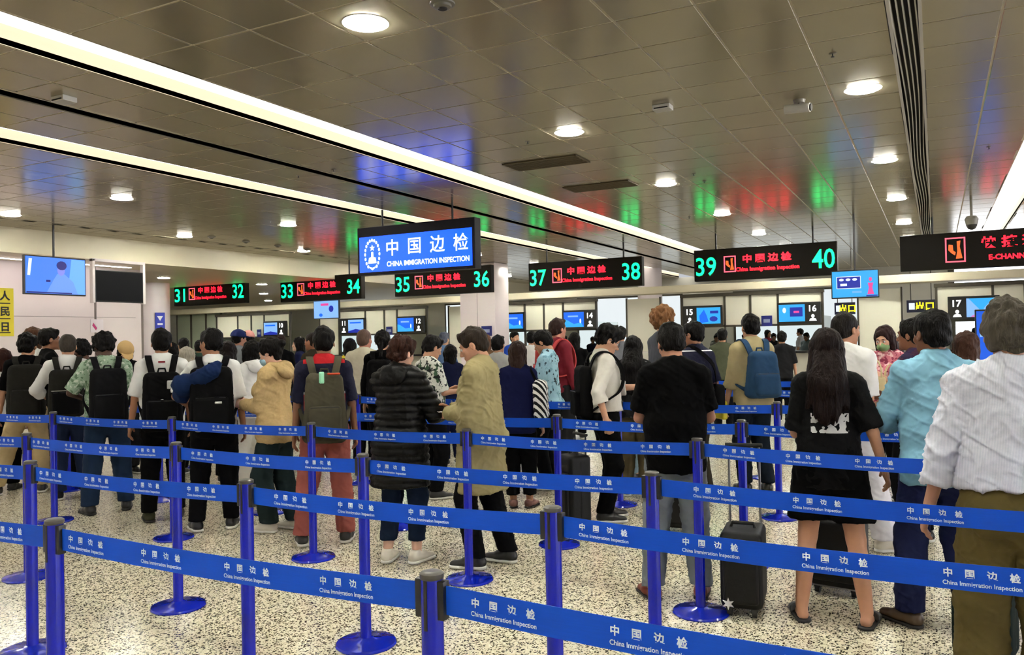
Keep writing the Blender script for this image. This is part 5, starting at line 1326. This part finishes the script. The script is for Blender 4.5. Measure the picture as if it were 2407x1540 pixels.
# ----------------------------------------------------------------- second lane and beyond
def crowd(label, xyf, h, top_m, bot_m, hair, skin_c, lod=2, **k):
    t = dict(mt=top_m, sleeve=k.pop('sleeve', 'elbow'), hem=k.pop('hem', 0.86), o=k.pop('o', 0.022)); 
    for q in ('collar', 'hood'):
        if q in k: t[q] = k.pop(q)
    return Person(label, *xyf, h=h, lod=lod, hair=hair, skin_c=skin_c, top=t, bottom=dict(mt=bot_m, fit=k.pop('fit', 0.014), hem=k.pop('bhem', 0.09)), shoes=k.pop('shoes', SN(LBLACK)), **k)
A15 = crowd('man with glasses in black T-shirt in profile by the left wall', (-9.63, 6.13, R(-22)), 1.865, BLACK, CHAR, ('short', HB), (150, 104, 78), 1, face_on=True, seed=31); A15.glasses()
A16 = crowd('brown-haired person in white top behind the man with the charcoal backpack', (-10.29, 6.35, R(-2)), 1.89, WHITE, CHAR, ('bob', (74, 48, 32)), PALE, 1, face_on=True, female=True, seed=33)
A17 = crowd('dark-skinned person in yellow and black top looking down near the left wall', (-9.07, 6.20, R(96)), 1.715, pattern('yellow_black', (30, 28, 26), ((205, 175, 50),), 9), BLACK2, ('curly', (14, 12, 11)), (84, 54, 40), 1, head=(0, 25, 0), face_on=True, seed=35)
A18 = crowd('person in tan cap with bowed head left of the white wall end', (-9.26, 6.89, R(-112)), 1.70, BLACK2, CHAR, ('bob', HB), PALE, 1, head=(0, 34, 0), female=True, seed=37); A18.cap(cloth(206, 172, 116, amt=0.1))
A19 = crowd('grey-haired woman in pale pink top between two white shirts', (-8.38, 7.13, R(12)), 1.60, cloth(214, 180, 170), CHAR, ('bobshort', (176, 168, 152)), PALE, 1, female=True, seed=39)
A20 = crowd('dark-haired person in black far behind the centre-left men', (-10.23, 8.42, R(51)), 1.66, BLACK, BLACK2, ('bob', HB), TAN, 2, female=True, seed=41)
A20b = crowd('black-haired man in dark grey far behind the grey-haired woman', (-10.90, 9.20, R(70)), 1.74, CHAR, BLACK2, ('short', HB), TAN, 2, seed=43)
A21 = crowd('long-haired woman in black behind the navy jacket man', (-7.46, 6.94, R(37)), 1.66, BLACK, BLACK2, ('long', (20, 14, 13)), PALE, 1, female=True, sleeve='long', seed=45); A21.long_hair(hairmat(20, 14, 13), 1.2)
A22 = crowd('woman in white hooded sweatshirt and white trousers behind the beige fleece', (-6.69, 6.55, R(76)), 1.66, WHITE, OFFW, ('bob', HB), PALE, 1, female=True, sleeve='long', o=0.034, hood=WHITE, shoes=SN(WHITE), fit=0.03, seed=47)
A23 = crowd('man in navy cap and grey jacket with yellow strap, far back', (-9.94, 9.47, R(-14)), 1.84, cloth(120, 124, 128), CHAR, ('short', HB), (186, 134, 108), 2, sleeve='long', face_on=True, seed=49); A23.cap(cloth(30, 40, 84))
v, fc = ribbon(smooth_path([(-0.10, -0.14, 1.2), (-0.05, -0.13, 1.40), (0.02, -0.02, 1.49), (0.06, 0.12, 1.36), (0.10, 0.15, 1.15)]), 0.05, 0.012); A23.mbo('strap', MB().add(v, fc), mat('hi_vis', srgb(215, 235, 30), 0.6))
A24 = crowd('person in pink cap and grey top beside the navy cap', (-10.26, 9.99, R(46)), 1.83, CHAR, BLACK2, ('short', HB), PALE, 2, seed=51); A24.cap(cloth(226, 160, 146), False)
A25 = crowd('man in dark olive jacket in profile left of the olive backpack', (-7.52, 8.48, R(94)), 1.765, cloth(52, 46, 36), BLACK2, ('crop', (34, 26, 22)), (158, 106, 78), 2, sleeve='long', face_on=True, seed=53)
A26 = crowd('dark-haired woman with yellow collar behind the navy and red polo', (-7.46, 9.19, R(29)), 1.67, banded('black_yellow', (24, 24, 26), ((1.40, 1.5, (225, 200, 60)),)), BLACK2, ('bob', HB), PALE, 2, female=True, seed=55)
A27 = crowd('man with shaved head in loose cream shirt and black trousers', (-6.34, 8.09, R(16)), 1.78, CREAMC, BLACK2, ('thin', (96, 76, 66)), (204, 138, 118), 1, head=(10, 0, 0), o=0.034, seed=57)
A28 = crowd('person in black with black backpack right of the cream shirt', (-5.89, 7.87, R(27)), 1.755, BLACK, BLACK2, ('pony', HB), TAN, 1, sleeve='long', seed=59); A28.backpack('black backpack right of the shaved-head man', BAGB, w=0.30, h=0.46, d=0.15)
A29 = crowd('person in white and green leaf-print shirt between quilted coat and trench coat', (-4.67, 7.04, R(-28)), 1.69, pattern('leaf_print', (214, 214, 204), ((62, 88, 66), (30, 34, 34)), 16), BLACK2, ('short', HB), TAN, 1, rh='phone', lh='phone', face_on=True, head=(0, 20, 0), seed=61)
A30 = crowd('person in navy top left of the trench coat, farther back', (-5.65, 9.01, R(52)), 1.56, NAVY, NAVY, ('bob', HB), TAN, 2, female=True, seed=63)
A31 = crowd('person in light grey T-shirt right of the trench coat collar', (-5.00, 9.13, R(5)), 1.675, cloth(150, 148, 146), CHAR, ('short', HB), TAN, 2, seed=65)
A32 = crowd('short woman in navy top and black trousers with striped bag', (-3.61, 6.98, R(21)), 1.60, cloth(20, 24, 58), BLACK, ('bob', (44, 30, 25)), TAN, 1, female=True, hem=0.78, sleeve='long', bhem=0.14, shoes=LO_(mat('shoe_mauve', srgb(120, 82, 74), 0.6)), feet=[(-0.07, 0, 10), (0.10, 0.0, -20)], seed=67)
r = A32.anchor('shoulder_bag', 'black and white striped shoulder bag of the woman in navy', 'bag'); f = Field(0.012); f.add(RBox((0.24, -0.04, 1.12), (0.07, 0.13, 0.21), 0.06)); v, q = f.mesh(); v = A32.wrinkle(v, q, 0.01); A32.obj('bag_body', v, q, stripes('bag_stripe', (20, 20, 22), (232, 230, 224), 9.0, 'DIAGONAL'), r); v, fc = ribbon(smooth_path([(0.22, -0.12, 1.28), (0.15, -0.09, 1.43), (0.14, 0.0, 1.46), (0.15, 0.07, 1.42), (0.22, 0.05, 1.28)]), 0.03, 0.01, (0, 0, 1)); A32.mbo('strap', MB().add(v, fc), BAGB, r)
A33 = crowd('man in light blue patterned shirt looking down to the left', (-3.76, 7.97, R(97)), 1.73, pattern('blue_print', (152, 190, 205), ((118, 158, 178), (44, 60, 70)), 15, 0.5), BLACK2, ('short', HB), TAN, 1, collar=True, sleeve='long', hem=0.88, rh='chest', lh='phone', head=(0, 26, 0), face_on=True, seed=69)
A34 = crowd('tall man in maroon shirt seen over the blue patterned shirt', (-4.32, 9.49, R(-26)), 1.875, cloth(110, 30, 42), CHAR, ('short', (40, 26, 22)), (186, 130, 106), 2, sleeve='long', seed=71); A34.backpack('dusty red backpack of the tall man in maroon', cloth(176, 66, 66), w=0.28, h=0.40, d=0.13)
A36 = crowd('man in white shirt with glasses looking at his phone', (-2.65, 6.80, R(-53)), 1.75, cloth(214, 208, 196, amt=0.05), BLACK, ('fluffy', HB), (206, 156, 124), 0, collar=True, sleeve='roll', hem=0.965, o=0.026, head=(4, 28, 0), rh=(0.27, -0.06, 0.90), lh=(-0.04, 0.37, 1.16), rcurl=1.1, face_on=True, feet=[(-0.10, 0.04, 6), (0.10, -0.04, -8)], seed=73); A36.glasses(); A36.backpack('black backpack of the man looking at his phone', BAGB, w=0.28, h=0.46, d=0.11, top=1.36); A36.phone('smartphone in the hand of the man in the white shirt', -1)
A37 = crowd('person in black with long black hair and olive trousers, centre', (-2.76, 7.93, R(9)), 1.63, pattern('black_flecks', (20, 20, 22), ((150, 150, 150),), 22, 0.56), cloth(78, 68, 46), ('long', (14, 12, 12)), TAN, 1, female=True, sleeve='long', o=0.035, seed=75); A37.long_hair(hairmat(14, 12, 12), 1.2)
A38 = crowd('very tall brown curly-haired man in pale jeans and white mask', (-2.66, 8.66, R(-43)), 1.935, cloth(70, 72, 80), LJEAN, ('curly', (120, 82, 50)), PALE, 1, sleeve='long', face_on=True, feet=[(-0.28, -0.25, 10), (0.05, 0.0, -10)], seed=77); A38.mask(mat('mask_white', srgb(232, 230, 226), 0.7))
A39 = crowd('man in navy polo with white collar line, glasses, behind the black polo', (-2.15, 8.03, R(55)), 1.765, banded('navy_collar', (20, 22, 44), ((1.475, 1.487, (225, 225, 225)),)), cloth(48, 44, 36), ('short', HB), (164, 114, 88), 1, collar=True, head=(-18, 2, 0), rh=(0.24, 0.22, 1.0), face_on=True, seed=79); A39.glasses()
A40 = crowd('man in khaki shirt with a blue backpack over one shoulder', (-1.70, 8.55, R(39)), 1.835, cloth(176, 160, 118, amt=0.1), cloth(20, 26, 34), ('short', HB), (206, 156, 124), 1, collar=True, sleeve='roll', hem=0.84, o=0.026, head=(6, 2, 0), shoes=LO_(LBLACK), feet=[(-0.05, 0.08, 6), (0.14, 0.0, -14)], seed=81)
A40.backpack('blue backpack of the man in the khaki shirt', cloth(34, 62, 92, amt=0.15), w=0.30, h=0.44, d=0.16, top=1.37, taper=0.3)
A41 = crowd('man in white T-shirt and white trousers in front of the pink woman', (-0.62, 6.59, R(-17)), 1.785, WHITE, cloth(222, 218, 222, amt=0.03), ('crop', (24, 20, 18)), (186, 134, 104), 0, head=(22, 4, 0), rh='belly', lh='belly', o=0.026, shoes=SN(SNW), feet=[(-0.08, -0.02, 8), (0.22, 0.10, -40)], fit=0.028, face_on=True, seed=83)
A42 = crowd('woman with green mask and long hair in pink patterned top', (-0.44, 8.81, R(-202)), 1.69, pattern('pink_print', (206, 120, 132), ((232, 190, 190), (150, 60, 84)), 20), BLACK2, ('long', (40, 24, 24)), (214, 164, 136), 1, female=True, head=(0, 18, 0), rh='phone', lh='chest', face_on=True, seed=85); A42.mask(mat('mask_green', srgb(128, 160, 108), 0.7)); A42.long_hair(hairmat(40, 24, 24), 1.22)
A43 = crowd('man in dark purple shirt in profile behind the light blue shirt', (-0.16, 6.98, R(67)), 1.725, pattern('purple_check', (44, 34, 66), ((70, 40, 60),), 20), BLACK2, ('short', HB), (122, 80, 58), 1, rh='phone', lh='belly', face_on=True, seed=87)
A44 = crowd('woman with brown bob in blue print top behind the grey-haired man', (0.20, 7.11, R(4)), 1.615, pattern('blue_yellow', (40, 60, 130), ((210, 200, 90), (190, 195, 210)), 18), BLACK, ('bob', (66, 42, 32)), (200, 150, 120), 1, female=True, seed=89)
# far rows near the booths
for i, (lab, xyf, h, tm, hr, sk) in enumerate((
    ('officer in bright blue shirt standing by the square column', (-7.40, 14.20, R(-122)), 1.76, cloth(30, 70, 170), ('short', HB), TAN),
    ('far person in black between the olive jacket and the pink cap', (-9.64, 10.08, R(54)), 1.76, BLACK, ('short', (40, 24, 20)), TAN),
    ('far pale-faced person in dark blue left of the olive jacket', (-9.92, 10.84, R(122)), 1.72, NAVY2, ('bob', HB), PALE),
    ('far person in denim blue seen over the leaf-print shirt', (-7.83, 12.28, R(3)), 1.76, cloth(92, 120, 160), ('short', (90, 96, 110)), TAN),
    ('far person in brown under the square column', (-6.24, 10.97, R(30)), 1.70, cloth(90, 66, 44), ('bob', (80, 52, 36)), TAN),
    ('far person in white right of the square column', (-6.21, 12.56, R(6)), 1.74, WHITE, ('short', HB), TAN),
    ('far person in a black hat left of the man on his phone', (-5.16, 11.98, R(33)), 1.70, BLACK, ('long', HB), TAN),
    ('far person in grey just right of the phone user', (-4.36, 11.95, R(20)), 1.78, cloth(110, 112, 116), ('short', HB), TAN),
    ('far person in dark green near the leftmost display', (-11.80, 10.31, R(39)), 1.70, cloth(40, 60, 48), ('short', HB), TAN),
    ('far person in white near the leftmost display', (-11.81, 11.88, R(35)), 1.72, WHITE, ('short', HB), TAN),
    ('far person in camouflage left of the khaki shirt', (-3.24, 13.90, R(13)), 1.72, cloth(72, 76, 58), ('short', HB), TAN),
    ('far person in dark grey right of the khaki shirt', (-2.44, 14.99, R(9)), 1.66, CHAR, ('short', HB), TAN))):
    crowd(lab, xyf, h, tm, BLACK2, hr, sk, 2, seed=100 + i)
# staff behind the booth glass
for i, (lab, x, y, tm) in enumerate((('officer in pale blue shirt behind the glass under display 16', -3.35, 24.95, cloth(170, 190, 205)), ('officer in dark uniform behind the glass left of display 16', -4.3, 25.0, CHAR), ('officer in white shirt behind the glass under display 15', -6.0, 25.0, WHITE), ('officer in dark uniform behind the glass beside display 15', -5.2, 25.3, NAVY),
        ('officer in dark uniform behind the glass right of the square column', -10.1, 25.0, NAVY), ('officer in pale shirt behind the glass between displays 13 and 14', -11.2, 25.1, cloth(180, 196, 210)), ('officer in dark uniform behind the glass under display 12', -16.7, 25.0, NAVY), ('officer in pale shirt behind the glass of the passage screen near 17', -1.3, 26.0, WHITE))):
    crowd(lab, (x, y, R(180 + (i * 37) % 50 - 25)), 1.62, tm, NAVY, ('short', HB), TAN, 2, face_on=True, rh='belly', lh='belly', head=(0, 18, 0), seed=130 + i)

# people in the staff zone and beyond the booths, seen through the panes
for i, (x, y, tm, w) in enumerate(((-6.5, 27.2, cloth(70, 80, 70), 'olive green'), (-5.6, 28.0, cloth(190, 170, 130), 'tan'), (-4.9, 27.4, cloth(150, 40, 50), 'red'), (-4.0, 28.2, cloth(200, 200, 205), 'light grey'), (-3.1, 27.6, cloth(60, 90, 140), 'mid blue'),
        (-12.2, 27.4, cloth(120, 110, 100), 'taupe'), (-11.0, 28.4, cloth(40, 60, 110), 'dark blue'), (-10.0, 27.2, cloth(205, 190, 170), 'cream'), (1.0, 27.0, cloth(90, 60, 90), 'plum'), (2.2, 27.8, cloth(170, 180, 190), 'silver grey'))):
    crowd('distant person in a %s top beyond the booth glass' % w, (x, y, R(40 * ((i * 5) % 9) - 160)), 1.66 + 0.03 * (i % 4), tm, BLACK2, ('short' if i % 2 else 'bob', HB), TAN, 2, seed=150 + i)

# ----------------------------------------------------------------- luggage and hand things
M_SHELL = mat('case_black', srgb(9, 9, 10), 0.5, spec=0.25, noise=(40, 0.2), bump=(60, 0.2, 0.004)); M_TUBE = mat('case_tube', srgb(150, 150, 152), 0.3, metal=0.8); M_RUB = mat('case_rubber', srgb(22, 22, 22), 0.7)
def suitcase(x, y, rz, label, w=0.38, d=0.24, h=0.55, handle=0.45, m=None, tagm=None, light_base=False):
    r = empty('suitcase', (x, y, 0), rz, label, 'suitcase'); m = m or M_SHELL
    f = Field(0.012); f.add(RBox((0, 0, 0.05 + h / 2), (w / 2, d / 2, h / 2), 0.035)); v, q = f.mesh(); sobj('shell', v, q, m, r)
    f = Field(0.012); f.add(RBox((0, -d / 2 - 0.005, 0.05 + h * 0.42), (w * 0.42, 0.022, h * 0.34), 0.02)); v, q = f.mesh(); sobj('front_pocket', v, q, m, r)
    for sx in (-1, 1):
        for sy in (-1, 1):
            MB().tube([(sx * (w / 2 - 0.05) - 0.014, sy * (d / 2 - 0.045), 0.028), (sx * (w / 2 - 0.05) + 0.014, sy * (d / 2 - 0.045), 0.028)], 0.026, 14).build('wheel', M_RUB, r, True)
            MB().bbox(sx * (w / 2 - 0.05) - 0.02, sx * (w / 2 - 0.05) + 0.02, sy * (d / 2 - 0.045) - 0.02, sy * (d / 2 - 0.045) + 0.02, 0.035, 0.07, 0.004).build('wheel_fork', M_RUB, r)
    for sx in (-1, 1): MB().bbox(sx * (w / 2 - 0.004) - 0.004, sx * (w / 2 - 0.004) + 0.004, -0.01, 0.01, 0.1, h, 0.003).build('side_zip', M_RUB, r)
    MB().tube([(-0.07, 0, h + 0.045), (-0.06, 0, h + 0.075), (0.06, 0, h + 0.075), (0.07, 0, h + 0.045)], 0.011, 8).build('carry_handle', M_RUB, r, True)
    if handle:
        for sx in (-1, 1): MB().tube([(sx * 0.09, d / 2 - 0.04, h + 0.03), (sx * 0.09, d / 2 - 0.04, h + handle)], 0.007, 8).build('handle_tube', M_TUBE if handle > 0.3 else M_RUB, r, True)
        MB().tube([(-0.11, d / 2 - 0.04, h + handle), (0.11, d / 2 - 0.04, h + handle)], 0.013, 8).build('pull_grip', M_RUB, r, True)
    if tagm:
        o = flat_poly('baggage_tag', star(-w / 2 + 0.05, 0.09, 0.036, 6), -d / 2 - 0.03, tagm, r, 0.006)
    if light_base: MB().bbox(-w / 2 + 0.01, w / 2 - 0.01, -d / 2 + 0.01, d / 2 - 0.01, 0.05, 0.085, 0.006).build('base_band', M_TUBE, r)
    return r
WT = mat('tag_white', srgb(232, 230, 224), 0.6)
suitcase(-1.05, 4.92, R(6), 'black cabin suitcase with white tag standing beside the black polo man', 0.24, 0.36, 0.44, 0.52, tagm=WT)
suitcase(-2.80, 6.43, R(-37), 'black upright suitcase pulled by the man looking at his phone', 0.24, 0.22, 0.58, 0.22)
suitcase(-0.58, 5.49, R(-9), 'black suitcase with pale base behind the long-haired woman', 0.32, 0.24, 0.56, 0.2, light_base=True)
suitcase(-1.96, 6.62, R(-4), 'black suitcase seen between the legs of the black polo man', 0.30, 0.22, 0.48, 0.0)
suitcase(0.18, 4.61, R(-13), 'dark green bag with white tag between the legs of the grey-haired man', 0.26, 0.24, 0.30, 0.0, cloth(22, 32, 30), WT)

# papers in the trench-coat man's hands
r = A5.anchor('papers', 'white papers held by the trench coat man', 'paper'); p = (A5.wr[0] + A5.wr[1]) / 2 + V3(0, 0.12, 0.035)
mb = MB(); M = rotx(0.35)
for k, rr in enumerate((-0.1, 0.08)):
    vs = [p + M @ rotz(rr) @ V3(a * 0.075, b * 0.10, 0.004 * k) for a, b in ((-1, -1), (1, -1), (1, 1), (-1, 1))]; vs += [q - V3(0, 0, 0.002) for q in vs]
    A5.mbo('sheet', MB().add(vs, [(0, 1, 2, 3), (7, 6, 5, 4), (1, 0, 4, 5), (2, 1, 5, 6), (3, 2, 6, 7), (0, 3, 7, 4)]), mat('paper', (0, 0, 0)), r)
# cream tote bag in front of the pink woman
def tote(x, y, z, rz, label, m, w=0.17, h=0.20, d=0.06):
    r = empty('tote_bag', (x, y, z), rz, label, 'bag'); f = Field(0.010); f.add(RBox((0, 0, h / 2), (w / 2, d / 2, h / 2), 0.02)); v, q = f.mesh(); sobj('bag_body', v, q, m, r)
    for sy in (-1, 1): MB().tube(smooth_path([(-0.05, sy * 0.02, h - 0.02), (-0.045, sy * 0.015, h + 0.09), (0, 0, h + 0.16), (0.045, sy * 0.015, h + 0.09), (0.05, sy * 0.02, h - 0.02)]), 0.008, 8).build('handle', m, r, True)
TM = cloth(214, 196, 150, amt=0.06)
tote(-0.52, 8.43, 1.01, R(4), 'cream tote bag with looped handles carried by the pink woman', TM)
tote(-0.40, 8.61, 0.98, R(-5), 'second smaller cream tote bag beside the first', TM, 0.12, 0.18)
r = A39.anchor('shoulder_bag', 'black shoulder bag at the hip of the navy polo man', 'bag'); f = Field(0.012); f.add(RBox((0.22, 0.02, 0.98), (0.05, 0.16, 0.13), 0.04)); v, q = f.mesh(); A39.obj('bag_body', v, q, BAGB, r)
v, fc = ribbon(smooth_path([(0.21, -0.06, 1.08), (0.10, -0.15, 1.30), (-0.06, -0.10, 1.46), (-0.09, 0.0, 1.475), (-0.04, 0.12, 1.38), (0.12, 0.16, 1.2), (0.21, 0.10, 1.08)]), 0.035, 0.01, (0, 0, 1)); A39.mbo('strap', MB().add(v, fc), BAGB, r)
r = A40.anchor('shopping_bag', 'small yellow shopping bag hanging left of the khaki shirt', 'bag'); f = Field(0.010); f.add(RBox((-0.27, 0.12, 0.80), (0.03, 0.09, 0.09), 0.012)); v, q = f.mesh(); A40.obj('bag_body', v, q, mat('bag_yellow', srgb(236, 214, 40), 0.5), r); A40.mbo('handle', MB().tube([(-0.27, 0.06, 0.88), (-0.27, 0.12, 0.94), (-0.27, 0.18, 0.88)], 0.005, 6), WT, r)
